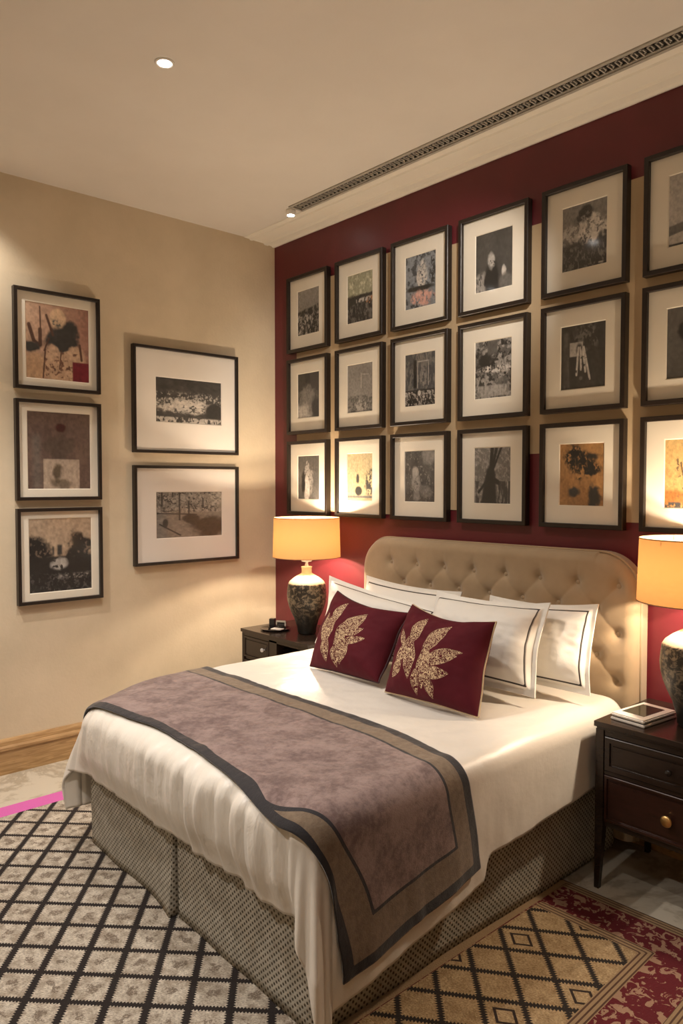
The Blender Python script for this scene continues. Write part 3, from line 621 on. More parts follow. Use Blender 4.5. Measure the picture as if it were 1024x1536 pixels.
arts = {
 (0, 0): (a_town, 'black framed photo of a dark crowd under grey sky, top left of the wall grid'),
 (1, 0): (a_meadow, 'black framed photo of a dark treeline under pale greenish sky, top row of the grid'),
 (2, 0): (a_fountain, 'black framed photo with white mound and pink flowers below, top row of the grid'),
 (3, 0): (a_portrait, 'black framed dark portrait photo with a pale face and collar, top row of the grid'),
 (4, 0): (a_blossom, 'black framed photo of a white blossoming bush on a dark slope, top row'),
 (5, 0): (a_dune, 'black framed pale sandy landscape photo at the top right, cut by the picture edge'),
 (0, 1): (a_clouds, 'black framed photo of pale clouds under dark sky, middle row beside the wall corner'),
 (1, 1): (a_fog, 'black framed foggy grey photo with a pale pole, middle row of the wall grid'),
 (2, 1): (a_arch, 'black framed dark photo of a pale outlined arch and columns, middle row'),
 (3, 1): (a_rubble, 'black framed black and white photo of rough heaped rubble, middle row of the grid'),
 (4, 1): (a_paper, 'black framed dark photo of a white paper square and hanging strands, middle row'),
 (5, 1): (a_statue, 'black framed dark photo of a shadowy head, middle right and cut by the picture edge'),
 (0, 2): (a_gown, 'black framed photo of a pale gowned figure, bottom row above the left lamp'),
 (1, 2): (a_hut, 'black framed pale photo with a small dark arch, bottom row beside the left lamp glow'),
 (2, 2): (a_child, 'black framed dark photo of a small pale figure, above the left end of the headboard'),
 (3, 2): (a_tree, 'black framed grey photo of a dark forked tree trunk, bottom row above the headboard'),
 (4, 2): (a_grapes, 'black framed sepia orange photo of black leaf clusters, above the right end of the headboard'),
 (5, 2): (a_reeds, 'black framed golden photo of thin black stems, directly above the right lampshade')}
for (c, r), (fn, lab) in arts.items():
    picture('back', XL[c], XR[c], ZB[r], ZT[r], (0.235, 0.755, 0.205, 0.785), fn, lab, G1)
G2 = 'black framed pictures on the cream wall'
picture('left', -1.834, -1.334, 2.189, 2.759, (0.14, 0.87, 0.13, 0.885), a_sage, 'black framed sepia picture of a bald figure with a red square, on the cream wall', G2, 0.019, res=(130, 150))
picture('left', -1.834, -1.334, 1.552, 2.130, (0.14, 0.87, 0.115, 0.885), a_rose, 'black framed dusky brown picture with a pale inset square, on the cream wall', G2, 0.019, res=(130, 150))
picture('left', -1.834, -1.334, 0.951, 1.506, (0.14, 0.87, 0.115, 0.885), a_lake, 'black framed picture of dark trees beside a pale pond, lowest on the cream wall', G2, 0.019, res=(130, 150))
picture('left', -1.122, -0.342, 1.846, 2.525, (0.21, 0.835, 0.28, 0.70), a_crowd, 'wide black framed photo of a dense speckled crowd, upper wide one on the cream wall', G2, 0.018, mat_board2, res=(180, 120))
picture('left', -1.122, -0.342, 1.124, 1.765, (0.205, 0.835, 0.27, 0.735), a_yard, 'wide black framed photo of a pale grey yard, lower wide one on the cream wall', G2, 0.018, mat_board2, res=(180, 120))

# ================================================================== rugs
EPS = 0.012
tag(boxes('patterned_rug', [(0.595, 2.692, -3.6, -1.15, 0.001, EPS)], mat_rug1, bev=0.002), 'cream and black lattice shaggy rug with pink edge under the foot of the bed', 'rug')
pr_ = bpy.data.objects['patterned_rug']
boxes('edge_binding', [(0.478, 0.5955, -3.6, -1.15, 0.001, EPS - 0.001)], mat_pink, pr_, bev=0.002)['label'] = 'bright pink binding along the rug edge'
# red bordered rug, turned 2.5 degrees
RW, RL = 1.60, 2.9; x0r = 2.70
nx_, ny_ = 161, 281
Uu = np.linspace(0, 1, nx_)[:, None] * np.ones((1, ny_)); Vv = np.linspace(0, 1, ny_)[None, :] * np.ones((nx_, 1))
ang = math.radians(2.5)
lx = Uu * RW; ly = -Vv * RL
# distances to the pattern's edges: far edge and right edge carry the broad border, the bed side a thin one
SPLIT = 0.715                      # width of the first field with its border
e1 = Vv * RL
e2 = np.where(lx < SPLIT, (SPLIT - lx), (lx - SPLIT))
ed = np.minimum(e1, np.where(lx < SPLIT, SPLIT - lx, np.minimum(lx - SPLIT + 0.0, 9)))
el = np.where(lx < 0.062, 0.015, 9)
ed = np.minimum(ed, el)
X3 = x0r + lx * math.cos(ang) - ly * math.sin(ang); Y3 = -0.565 + lx * math.sin(ang) + ly * math.cos(ang)
X3 = x0r + lx + (-ly) * math.tan(ang) * np.clip(lx / 0.6, 0, 1)
P3 = np.stack([X3, Y3, np.full_like(X3, EPS)], -1)
rug2 = grid('bordered_rug', P3, mat_rug2, attrs={'edge': ed}, solid=0.010, flip=True, smooth=False)
tag(rug2, 'tan and black lattice rug with burgundy floral border beside the right nightstand', 'rug')

# ================================================================== bed
BX0, BX1, BY0 = 1.12, 2.735, -1.89
bed = thing('bed', (1.93, -0.95, 0), 'divan bed with buttoned taupe headboard and woven grey valance, between the two nightstands', 'bed')
# valance: corner gathers at the far left, kick pleat in the foot
def valance_curve():
    pts = []
    N = 260
    def P(x, y): pts.append((x, y))
    for t in np.linspace(0, 1, 60): P(BX0, -0.14 + (BY0 + 0.03 + 0.14) * t)
    for a in np.linspace(0, PI / 2, 8)[1:]: P(BX0 + 0.03 - 0.03 * math.cos(a), BY0 + 0.03 - 0.03 * math.sin(a))
    tt = np.unique(np.concatenate([np.linspace(0, 1, 120)[1:], (1.915 - BX0 - 0.03 + np.linspace(-0.014, 0.014, 15)) / (BX1 - BX0 - 0.06)]))
    for t in tt:
        x = BX0 + 0.03 + (BX1 - BX0 - 0.06) * t
        d = x - 1.915
        y = BY0
        if abs(d) < 0.011: y = BY0 + 0.055 * (1 - abs(d) / 0.011)
        P(x, y)
    for a in np.linspace(0, PI / 2, 8)[1:]: P(BX1 - 0.03 + 0.03 * math.sin(a), BY0 + 0.03 - 0.03 * math.cos(a))
    for t in np.linspace(0, 1, 60)[1:]: P(BX1, BY0 + 0.03 + (-0.14 - BY0 - 0.03) * t)
    return pts
vc = np.array(valance_curve()); nz = 14
cen_ = np.array([(BX0 + BX1) / 2, -0.95])
Pv = np.zeros((len(vc), nz, 3))
for j in range(nz):
    z = 0.014 + 0.46 * j / (nz - 1); f = (1 - j / (nz - 1))
    wob = 0.006 * np.array([vnoise(np.array(p[0] * 6 + p[1] * 5), np.array(z * 3), 5) - 0.5 for p in vc]) * f * 2
    d = vc - cen_; nrm = np.where(np.abs(d[:, :1]) / 0.8 > np.abs(d[:, 1:]) / 0.95, np.stack([np.sign(d[:, 0]), 0 * d[:, 0]], -1), np.stack([0 * d[:, 0], np.sign(d[:, 1])], -1))
    dx_ = vc[:, 0] - 1.915; fl = np.where((vc[:, 1] < BY0 + 0.001) & (dx_ < -0.010) & (dx_ > -0.30), (np.clip((dx_ + 0.30) / 0.29, 0, 1)) ** 2 * 0.032 * f ** 1.5, 0)
    Pv[:, j, :2] = vc + nrm * wob[:, None]; Pv[:, j, 1] -= fl; Pv[:, j, 2] = z
grid('valance', Pv, mat_weave, bed, solid=0.004, flip=False)
boxes('base', [(BX0 + 0.04, BX1 - 0.04, BY0 + 0.06, -0.14, 0.06, 0.44)], mat_void, bed, 0.01)
boxes('mattress', [(BX0 + 0.035, BX1 - 0.02, BY0 + 0.06, -0.14, 0.44, 0.63)], mat_duvet, bed, 0.055)
# headboard
HX0, HX1, HZ0, HZ1, HR = 1.062, 2.822, 0.05, 1.328, 0.20
nu, nv = 330, 190
tu = np.linspace(0, 1, nu); tu = 0.5 - 0.5 * np.cos(PI * tu) * (1 - 0.0); tu = 0.35 * tu + 0.65 * np.linspace(0, 1, nu)
Xh = (HX0 + (HX1 - HX0) * tu)[:, None] * np.ones((1, nv))
dxl = np.minimum(Xh - HX0, HX1 - Xh)
zt = HZ1 - np.where(dxl < HR, HR - np.sqrt(np.clip(HR ** 2 - (HR - dxl) ** 2, 0, None)), 0) + 0.008 * (Xh - HX0) / (HX1 - HX0)
sv = np.linspace(0, 1, nv)[None, :] ** 0.8
Zh = HZ0 + (zt - HZ0) * sv
ed_ = np.minimum(dxl, (zt - Zh)); cc_ = (dxl < HR) & (Zh > HZ1 - HR)
rr = HR - np.hypot(HR - dxl, Zh - (HZ1 - HR)); ed_ = np.where(cc_, np.minimum(rr, ed_ + 0.0), ed_); ed_ = np.clip(ed_, 0, None)
puff = 0.055 * np.sqrt(np.clip(1 - (1 - np.clip(ed_ / 0.055, 0, 1)) ** 2, 0, 1))
BD = 0.2035; btn = []
for r_ in range(5):
    zz = 1.187 - 0.108 * r_
    for k_ in range(8 if r_ % 2 == 0 else 7):
        btn.append((1.306 + BD * k_ + (0 if r_ % 2 == 0 else BD / 2), zz))
dep = np.zeros_like(Xh)
for bx, bz in btn:
    d2 = np.hypot(Xh - bx, Zh - bz); dep = np.maximum(dep, 0.036 * np.exp(-(d2 / 0.026) ** 1.15))
cre = np.zeros_like(Xh)
for i_, (bx, bz) in enumerate(btn):
    for (cx, cz) in btn:
        if abs(cz - (bz - 0.108)) < 0.01 and abs(abs(cx - bx) - BD / 2) < 0.01:
            L = math.hypot(cx - bx, cz - bz); t_ = np.clip(((Xh - bx) * (cx - bx) + (Zh - bz) * (cz - bz)) / L ** 2, 0, 1)
            dd_ = np.hypot(Xh - bx - t_ * (cx - bx), Zh - bz - t_ * (cz - bz)); cre = np.maximum(cre, 0.0035 * np.exp(-(dd_ / 0.010) ** 1.3))
for bx, bz in btn[:8]:
    dd_ = np.abs(Xh - bx - (Zh - bz) * 0.12); cre = np.maximum(cre, 0.006 * np.exp(-(dd_ / 0.010) ** 1.3) * (Zh > bz) * np.clip(1 - (Zh - bz) / 0.10, 0, 1))
Yh = -0.085 - puff + dep + np.where(dep > 0.02, 0, cre) + 0.004 * (fbm(Xh, Zh, 6, 31) - 0.5)
Yh = np.minimum(Yh, -0.082)
hb = grid('headboard', np.stack([Xh, Yh, Zh], -1), mat_head, bed, flip=False)
# back box following the outline
ol = [(HX0, HZ0)] + [(HX0 + HR - HR * math.cos(a), HZ1 - HR + HR * math.sin(a)) for a in np.linspace(0, PI / 2, 16)] + [(HX1 - HR + HR * math.sin(a), HZ1 + 0.008 - HR + HR * math.cos(a)) for a in np.linspace(0, PI / 2, 16)] + [(HX1, HZ0)]
vs = [(x, -0.086, z) for x, z in ol] + [(x, -0.027, z) for x, z in ol]; n = len(ol)
fs = [(i, (i + 1) % n, n + (i + 1) % n, n + i) for i in range(n)] + [tuple(range(n))[::-1], tuple(range(n, 2 * n))]
link_mesh('headboard_back', rawmesh(vs, fs), mat_head, bed)
tube('piping', [(x, -0.088, z) for x, z in ol], 0.006, mat_head, hb)
b0 = None
for bx, bz in btn:
    if bz < 0.8: continue
    if b0 is None:
        b0 = None
    bm = bmesh.new(); bmesh.ops.create_uvsphere(bm, u_segments=14, v_segments=8, radius=0.0125)
    for v in bm.verts: v.co = Vector((v.co.x, v.co.y * 0.5, v.co.z)) + Vector((bx, -0.112, bz))
    bm_obj('button', bm, mat_head, hb, True)

# ---- cloth draping over the mattress
ZTOP, RD = 0.70, 0.085
CX0, CX1, CY0 = BX0 + 0.01, BX1 - 0.02, BY0 + 0.015
def drape(Xc, Yc, off=0.0, wr=1.0):
    """cloth coordinates -> 3D; overhanging cloth bends round the edge and hangs; corners hang in folds"""
    a = np.where(Xc > CX1, Xc - CX1, np.where(Xc < CX0, Xc - CX0, 0.0)); b = np.where(Yc < CY0, CY0 - Yc, 0.0)
    h_ = np.hypot(a, b); dd = np.maximum(h_, 1e-9); d = np.where(a < 0, (np.abs(a) ** 5 + b ** 5 + 1e-30) ** 0.2, h_); ux, uy = a / dd, -b / dd
    phi = np.arctan2(b, np.abs(a))
    R = RD + off; arc = RD * PI / 2
    th = np.clip(d / RD, 0, PI / 2)
    rad = np.where(d < arc, R * np.sin(th), R); drop = np.where(d < arc, R * (1 - np.cos(th)), R + (d - arc))
    z = ZTOP + off - drop
    hang = np.clip((d - arc) / 0.35, 0, 1)
    s2 = np.sin(2 * phi) ** 2
    rad = rad + hang * s2 * (0.050 + 0.026 * np.sin(phi * 11 + 0.8))
    # soft side waves
    wav = 0.010 * (fbm(Xc * 1.0 + 3, Yc * 1.0, 5, 61, 2) - 0.5) * 2 * hang * (1 - s2)
    rad = rad + wav * wr
    X = np.clip(Xc, CX0, CX1) + ux * rad; Y = np.maximum(Yc, CY0) + uy * rad
    cs = np.exp(-(((X - 1.04) / 0.20) ** 2 + ((Y + 1.96) / 0.26) ** 2)) * np.clip((z - 0.30) / 0.30, 0, 1)
    z = z - 0.055 * cs; X = X + 0.085 * cs * np.clip((z - 0.35) / 0.3, 0, 1); Y = Y + 0.02 * cs
    return np.stack([X, Y, z], -1), d, phi, hang
# duvet
res_ = 0.011
Dl = 0.59; Df = 0.385
xs = np.arange(CX0 - Dl, CX1 + 0.60, res_); ys = np.arange(CY0 - Df, -0.19, res_)
# side overhang varies along the bed on the right
def side_over(y):
    t = 1 / (1 + np.exp((y + 1.165) / 0.008))
    return 0.365 + t * (0.135 + 0.125 * np.clip((-1.2 - y) / 0.65, 0, 1.15)) + (1 - t) * (0.05 * np.clip((-0.44 - y) / 0.7, 0, 1))
S_ = (xs - xs[0]) / (xs[-1] - xs[0]); XX = np.zeros((len(xs), len(ys))); YY = np.ones((len(xs), 1)) * ys[None, :]
for j, yv in enumerate(ys):
    so = float(side_over(yv)); XX[:, j] = (CX0 - Dl) + S_ * (CX1 + so - CX0 + Dl)
PD, dD, phD, hg = drape(XX, YY)
# duvet puffiness and wrinkles
onfoot = (YY < CY0).astype(float) * sst(CX0 - 0.02, CX0 + 0.08, XX) * (1 - sst(CX1 - 0.05, CX1 + 0.08, XX))
top = 1 - np.clip(dD / 0.1, 0, 1)
PD[..., 2] += top * (0.010 * (fbm(XX, YY, 2.2, 71) - 0.5) * 2 + 0.006 * (fbm(XX, YY, 7, 72) - 0.5) * 2)
fd = np.clip((CY0 - YY) / 0.10, 0, 1)
fold = (fbm(XX, YY, 13, 73, 3, 1.2) - 0.5) * 2
fine = (fbm(XX, YY, 42, 74, 2, 2.4) - 0.5) * 2
band = np.exp(-((CY0 - YY - 0.18) / 0.12) ** 2)
PD[..., 1] -= onfoot * fd * (0.032 * fold + 0.022 * fine * band) * (0.45 + 0.55 * sst(1.2, 2.1, XX))
PD[..., 1] -= onfoot * 0.018 * np.sin(np.clip((CY0 - YY) / 0.385, 0, 1) * PI)
PD[..., 1] += onfoot * sst(0.26, 0.385, CY0 - YY) * 0.02
sidem = (XX > CX1).astype(float) * (YY > CY0)
PD[..., 0] += sidem * hg * (0.009 * (fbm(XX, YY, 3.0, 75, 3, 9) - 0.5) * 2 + 0.006)
PD[..., 2] = np.maximum(PD[..., 2], 0.022)
gth = np.clip(onfoot * sst(0.03, 0.12, CY0 - YY) * (0.35 + 0.65 * np.exp(-((CY0 - YY - 0.2) / 0.13) ** 2)) * (0.4 + 0.6 * fbm(XX, YY, 3, 88, 2)) , 0, 1)
duvet = grid('duvet', PD, mat_duvet, attrs={'gather': gth}, solid=0.014, flip=False, origin=(1.93, -1.0, 0.68))
tag(duvet, 'cream white duvet spread over the bed with crumpled folds hanging at the foot', 'duvet')
# piping line along the head end of the duvet is hidden by pillows
# throw
nu, nv = 420, 150
uu = np.linspace(0, 1, nu)[:, None] * np.ones((1, nv)); vv2 = np.linspace(0, 1, nv)[None, :] * np.ones((nu, 1))
FLc, FRc, HRc, HLc = np.array([CX0 - 0.30, -1.86]), np.array([CX1 + 0.545, -1.84]), np.array([CX1 + 0.425, -1.215]), np.array([CX0 - 0.30, -1.275])
Pc = (FLc * (1 - uu[..., None]) + FRc * uu[..., None]) * (1 - vv2[..., None]) + (HLc * (1 - uu[..., None]) + HRc * uu[..., None]) * vv2[..., None]
XT, YT = Pc[..., 0], Pc[..., 1]
YT = YT + (1 - vv2) * ((-1.925 + 0.035 * np.exp(-((XT - 1.9) / 0.35) ** 2) - 0.035 * sst(2.3, 2.7, XT) + 0.105 * sst(2.78, 3.26, XT)) - (FLc[1] + (FRc[1] - FLc[1]) * uu))
bul = np.exp(-((XT - 2.72) / 0.22) ** 2)
YT = YT - (1 - vv2) ** 2 * (0.012 * bul) - vv2 ** 2 * 0.055 * np.exp(-((XT - 2.75) / 0.25) ** 2)
PT, dT, phT, hT = drape(XT, YT, off=0.014)
topT = 1 - np.clip(dT / 0.1, 0, 1)
PT[..., 2] += topT * (0.010 * (fbm(XT, YT, 2.2, 71) - 0.5) * 2 + 0.006 * (fbm(XT, YT, 7, 72) - 0.5) * 2)
sideT = (XT > CX1).astype(float)
PT[..., 0] += sideT * hT * (0.009 * (fbm(XT, YT, 3.0, 75, 3, 9) - 0.5) * 2 + 0.012)
onf = (YT < CY0).astype(float) * (1 - sst(CX1 - 0.05, CX1 + 0.08, XT))
PT[..., 1] -= onf * (0.006 + 0.018 * np.sin(np.clip((CY0 - YT) / 0.385, 0, 1) * PI))
wdt = 0.62; lng = (CX1 + 0.49) - (CX0 - 0.30)
dF = vv2 * wdt; dH = (1 - vv2) * wdt; dR = (1 - uu) * lng
dout = np.minimum(np.minimum(dF + 0.010 * (1 - sst(2.3, 2.5, XT)) + 0.016 * np.exp(-((XT - 2.72) / 0.20) ** 4), dH), dR)
inF = dF - (0.012 + 0.119 * sst(2.55, 3.05, XT)); inH = dH - 0.105; inR = dR - 0.135
din_ = np.minimum(np.minimum(inF, inH), inR)
throw = grid('bed_throw', PT, mat_throw, attrs={'d_out': dout, 'd_in': din_}, solid=0.006, flip=False, origin=(1.93, -1.5, 0.72))
tag(throw, 'mauve velvet throw with dark banded edges laid across the foot of the bed', 'throw')

# ================================================================== pillows
def pillow(name, C4, T, mat, label, cat, group=None, n=90, conc=0.035, flange=0.0, pipe=None, leaf=None, seed=1, crumple=0.006, sag=0.0, backT=0.6, cord=None):
    TL, TR, BR, BL = [np.array(c, float) for c in C4]
    s = np.linspace(-1, 1, n); s = np.sign(s) * (1 - (1 - np.abs(s)) ** 1.25)
    Uq = s[:, None] * np.ones((1, n)); Vq = s[None, :] * np.ones((n, 1))   # V: -1 bottom, +1 top
    # pull sides inwards between the corners
    uc = Uq * (1 - conc * (1 - Vq ** 2)); vc_ = Vq * (1 - conc * 1.2 * (1 - Uq ** 2) * np.where(Vq > 0, 1, 0.3)) - sag * (1 - Uq ** 2) * (Vq > 0) * Vq ** 2
    a = ((uc + 1) / 2)[..., None]; b = ((vc_ + 1) / 2)[..., None]
    base = (BL * (1 - a) + BR * a) * (1 - b) + (TL * (1 - a) + TR * a) * b
    nrm = np.cross(BR - BL, TL - BL); nrm /= np.linalg.norm(nrm)
    W_ = np.linalg.norm(BR - BL); Hh = np.linalg.norm(TL - BL)
    fu = np.clip(np.abs(Uq) / (1 - flange * 2 / W_), 0, 1); fv = np.clip(np.abs(Vq) / (1 - flange * 2 / Hh), 0, 1)
    h = np.sqrt(np.clip((1 - fu ** 2.6) * (1 - fv ** 2.6), 0, 1))
    c1 = (fbm(Uq * 0.5 + seed, Vq * 0.5, 5, seed, 3) - 0.5) * 2
    c2 = (fbm(Uq * 0.5 + seed, Vq * 0.5, 2.2, seed + 9, 2) - 0.5) * 2
    bend = 0.020 * c2
    top_ = base + nrm * (T * h + crumple * c1 * (0.3 + 0.7 * h) * 1.0 + bend + 0.003)[..., None]
    bot_ = base + nrm * (-T * backT * h + bend - 0.003)[..., None]
    # distance inside rectangle border for piping line
    dist = np.minimum((1 - np.abs(Uq)) * W_ / 2, (1 - np.abs(Vq)) * Hh / 2)
    at = {'pipe': np.abs(dist - (pipe if pipe is not None else 9)), 'leaf': leaf(Uq, Vq) if leaf is not None else 0 * Uq}
    # stitch front and back into one closed surface
    F = top_; B = bot_
    vsA = np.concatenate([F.reshape(-1, 3), B.reshape(-1, 3)]); idx = np.arange(n * n).reshape(n, n)
    fa = np.stack([idx[:-1, :-1], idx[1:, :-1], idx[1:, 1:], idx[:-1, 1:]], -1).reshape(-1, 4)
    fb = fa[:, ::-1] + n * n
    rim = list(idx[:, 0]) + list(idx[-1, 1:]) + list(idx[:-1, -1][::-1]) + list(idx[0, 1:-1][::-1])
    rf = [(int(rim[(k + 1) % len(rim)]), int(rim[k]), int(rim[k] + n * n), int(rim[(k + 1) % len(rim)] + n * n)) for k in range(len(rim))]
    faces = [tuple(map(int, f)) for f in fa] + [tuple(map(int, f)) for f in fb] + rf
    me = rawmesh(vsA, faces)
    UVv = np.stack([(Uq + 1) / 2, (Vq + 1) / 2], -1).reshape(-1, 2); UVv = np.concatenate([UVv, UVv + 5])
    l = me.uv_layers.new(name='UVMap'); li = np.zeros(len(me.loops), np.int32); me.loops.foreach_get('vertex_index', li)
    l.data.foreach_set('uv', UVv[li].reshape(-1).astype(np.float32))
    for k_, v_ in at.items():
        A_ = me.attributes.new(k_, 'FLOAT', 'POINT'); A_.data.foreach_set('value', np.concatenate([v_.reshape(-1), (v_ * 0 + (9 if k_ == 'pipe' else 0)).reshape(-1)]).astype(np.float32))
    cen3 = (TL + TR + BR + BL) / 4
    o = link_mesh(name, me, mat, None, True, origin=tuple(cen3))
    tag(o, label, cat, group)
    if cord is not None:
        mid = ((F + B) / 2).reshape(-1, 3); tube('piping', [tuple(mid[i]) for i in rim[::2]], 0.0045, cord, o, 8, True)
    return o
GP = 'white piped pillows against the headboard'
pillow('pillow', [(1.20, -0.225, 1.105), (1.93, -0.225, 1.085), (1.93, -0.30, 0.73), (1.20, -0.30, 0.73)], 0.085, mat_pillow,
       'white pillow tucked behind the left front pillow, touching the headboard', 'pillow', GP, flange=0.022, pipe=0.034, conc=0.06, sag=0.03, seed=3, crumple=0.012)
pillow('pillow', [(2.15, -0.27, 1.095), (2.728, -0.275, 1.122), (2.755, -0.385, 0.745), (2.15, -0.385, 0.73)], 0.085, mat_pillow,
       'white dark-piped pillow at the far right, half behind the larger right pillow', 'pillow', GP, flange=0.022, pipe=0.034, conc=0.06, sag=0.03, seed=5, crumple=0.016)
pillow('pillow', [(1.064, -0.385, 1.100), (1.935, -0.40, 1.015), (1.95, -0.56, 0.735), (1.13, -0.56, 0.735)], 0.10, mat_pillow,
       'long white dark-piped pillow at left, standing behind the left burgundy cushion', 'pillow', GP, flange=0.024, pipe=0.034, conc=0.05, sag=0.03, seed=7, crumple=0.017)
pillow('pillow', [(1.93, -0.42, 1.108), (2.575, -0.42, 1.128), (2.607, -0.585, 0.745), (1.95, -0.585, 0.735)], 0.115, mat_pillow,
       'large white dark-piped pillow right of centre, behind the right burgundy cushion', 'pillow', GP, flange=0.024, pipe=0.036, conc=0.06, sag=0.03, seed=11, crumple=0.017)
def leaf_mask(parts):
    def f(U, V):
        m = 0 * U
        for cx, cy, L, w, ang_, *r in parts:
            a = math.radians(ang_); x = (U - cx) * math.cos(a) + (V - cy) * math.sin(a); y = -(U - cx) * math.sin(a) + (V - cy) * math.cos(a)
            t = x / L; ww = w * np.clip(1 - np.abs(t) ** 1.7, 0.02, 1) ; d = np.maximum(np.abs(t), np.abs(y) / ww)
            m = np.maximum(m, 1 - sst(0.80, 1.12, np.where(np.abs(t) < 1, np.abs(y) / ww, 2)))
        return m
    return f
GC = 'burgundy velvet cushions on the bed'
lf2 = leaf_mask([(-0.34, 0.36, 0.40, 0.145, 83), (0.16, 0.24, 0.46, 0.17, 62), (-0.34, -0.30, 0.42, 0.13, 95), (-0.56, -0.20, 0.36, 0.12, 80), (-0.70, 0.12, 0.22, 0.07, 115), (-0.62, -0.55, 0.22, 0.12, 60),
                 (0.02, -0.38, 0.46, 0.16, 88), (0.30, -0.22, 0.42, 0.12, 25), (0.42, -0.06, 0.36, 0.09, 22), (0.28, -0.50, 0.30, 0.12, 15), (-0.14, -0.72, 0.24, 0.09, 90), (0.18, -0.76, 0.20, 0.10, 100)])
lf1 = leaf_mask([(-0.30, 0.34, 0.46, 0.13, 80), (-0.40, -0.10, 0.48, 0.17, 85), (-0.58, -0.05, 0.38, 0.12, 95), (-0.38, -0.55, 0.34, 0.14, 100), (0.20, 0.18, 0.46, 0.17, 62), (0.02, -0.20, 0.48, 0.14, 80),
                 (0.30, -0.02, 0.26, 0.10, 40), (0.34, -0.24, 0.32, 0.09, 28), (0.14, -0.55, 0.32, 0.14, 80), (-0.05, -0.68, 0.26, 0.12, 95)])
pillow('velvet_cushion', [(1.420, -0.640, 1.072), (1.955, -0.665, 1.030), (1.965, -0.86, 0.725), (1.45, -0.86, 0.715)], 0.105, mat_cush,
       'burgundy velvet cushion with gold stitched leaves, the left of the pair, partly behind the other', 'cushion', GC, n=130, conc=0.05, leaf=lf1, seed=21, sag=0.12, crumple=0.012, cord=mat_dark_cord)
pillow('velvet_cushion', [(2.005, -0.685, 1.078), (2.490, -0.695, 1.064), (2.555, -0.90, 0.720), (2.045, -0.91, 0.715)], 0.11, mat_cush,
       'burgundy velvet cushion with gold stitched leaves, the right and nearer one of the pair', 'cushion', GC, n=130, conc=0.05, leaf=lf2, seed=25, sag=0.12, crumple=0.012, cord=mat_gold_cord)

# ================================================================== nightstands
def leg_into(bm, x0, x1, y0, y1, ztop, tx, ty):
    """square leg tapering below ztop; tx,ty: direction of the inner faces"""
    def ringv(a, b, c, d, z): return [bm.verts.new((a, c, z)), bm.verts.new((b, c, z)), bm.verts.new((b, d, z)), bm.verts.new((a, d, z))]
    w = (x1 - x0) * 0.42
    a, b = (x0, x1 - w) if tx > 0 else (x0 + w, x1); c, d = (y0, y1 - w) if ty > 0 else (y0 + w, y1)
    r0 = ringv(a, b, c, d, 0.0); r1 = ringv(x0, x1, y0, y1, ztop)
    for i in range(4): bm.faces.new((r0[i], r0[(i + 1) % 4], r1[(i + 1) % 4], r1[i]))
    bm.faces.new(r0[::-1]); bm.faces.new(r1)
def knob(name, x, y, z, r, mat, parent):
    vs, fs = [], []; pf = [(0.4 * r, 0), (0.35 * r, 0.012), (0.8 * r, 0.014), (r, 0.018), (r, 0.022), (0.8 * r, 0.026), (0, 0.027)]; sg = 28
    for i in range(sg):
        a = 2 * PI * i / sg
        for rr_, o_ in pf: vs.append((x + rr_ * math.cos(a), y - o_, z + rr_ * math.sin(a)))
    n = len(pf)
    for i in range(sg):
        for k in range(n - 1): fs.append((i * n + k, ((i + 1) % sg) * n + k, ((i + 1) % sg) * n + k + 1, i * n + k + 1))
    return link_mesh(name, rawmesh(vs, fs), mat, parent, True)
# right nightstand
NX0, NX1, NY0, NY1, NZ = 2.842, 3.442, -0.50, -0.045, 0.69
ns = thing('nightstand', ((NX0 + NX1) / 2, (NY0 + NY1) / 2, 0), 'dark espresso two-drawer nightstand on tapered legs at the right of the bed', 'nightstand', 'nightstands beside the bed')
boxes('top', [(NX0 - 0.004, NX1 + 0.004, NY0 - 0.010, NY1 + 0.004, NZ - 0.022, NZ), (NX0 + 0.004, NX1 - 0.004, NY0 - 0.002, NY1, NZ - 0.032, NZ - 0.021)], mat_esp, ns, 0.002)
Lg = 0.034
carc = [(NX0 + 0.003, NX0 + 0.02, NY0 + Lg, NY1 - Lg, 0.285, NZ - 0.032), (NX1 - 0.02, NX1 - 0.003, NY0 + Lg, NY1 - Lg, 0.285, NZ - 0.032), (NX0 + 0.02, NX1 - 0.02, NY1 - 0.02, NY1 - 0.005, 0.285, NZ - 0.032),
        (NX0 + Lg, NX1 - Lg, NY0 + 0.014, NY1 - 0.02, 0.262, 0.285), (NX0 + Lg, NX1 - Lg, NY0 + 0.006, NY0 + 0.03, 0.478, 0.492), (NX0 + Lg, NX1 - Lg, NY0 + 0.006, NY0 + 0.03, 0.634, NZ - 0.032), (NX0 + 0.02, NX1 - 0.02, NY0 + 0.03, NY1 - 0.02, 0.48, 0.488)]
boxes('body', carc, mat_esp, ns, 0.001)
for (a, b, tx) in ((NX0, NX0 + Lg, 1), (NX1 - Lg, NX1, -1)):
    for (c, d, ty) in ((NY0, NY0 + Lg, 1), (NY1 - Lg, NY1, -1)):
        bm = bmesh.new(); leg_into(bm, a, b, c, d, 0.262, tx, ty); box_into(bm, a, b, c, d, 0.262, NZ - 0.032, 0.001); bm_obj('leg', bm, mat_esp, ns)
def drawer(x0, x1, y, z0, z1, mat, parent, rim=0.022):
    R = (x0, x1, z0, z1); to3 = lambda u, v, n: (u, y - n, v)
    o = rings('drawer', [(R, -0.02), (R, 0.010), (inset(R, 0.003), 0.012), (inset(R, rim), 0.012), (inset(R, rim + 0.003), 0.004), (inset(R, rim + 0.010), 0.004), (inset(R, rim + 0.012), 0.007), (((x0 + x1) / 2 - 0.001, (x0 + x1) / 2 + 0.001, (z0 + z1) / 2 - 0.001, (z0 + z1) / 2 + 0.001), 0.007)], to3, mat, parent)
    return o
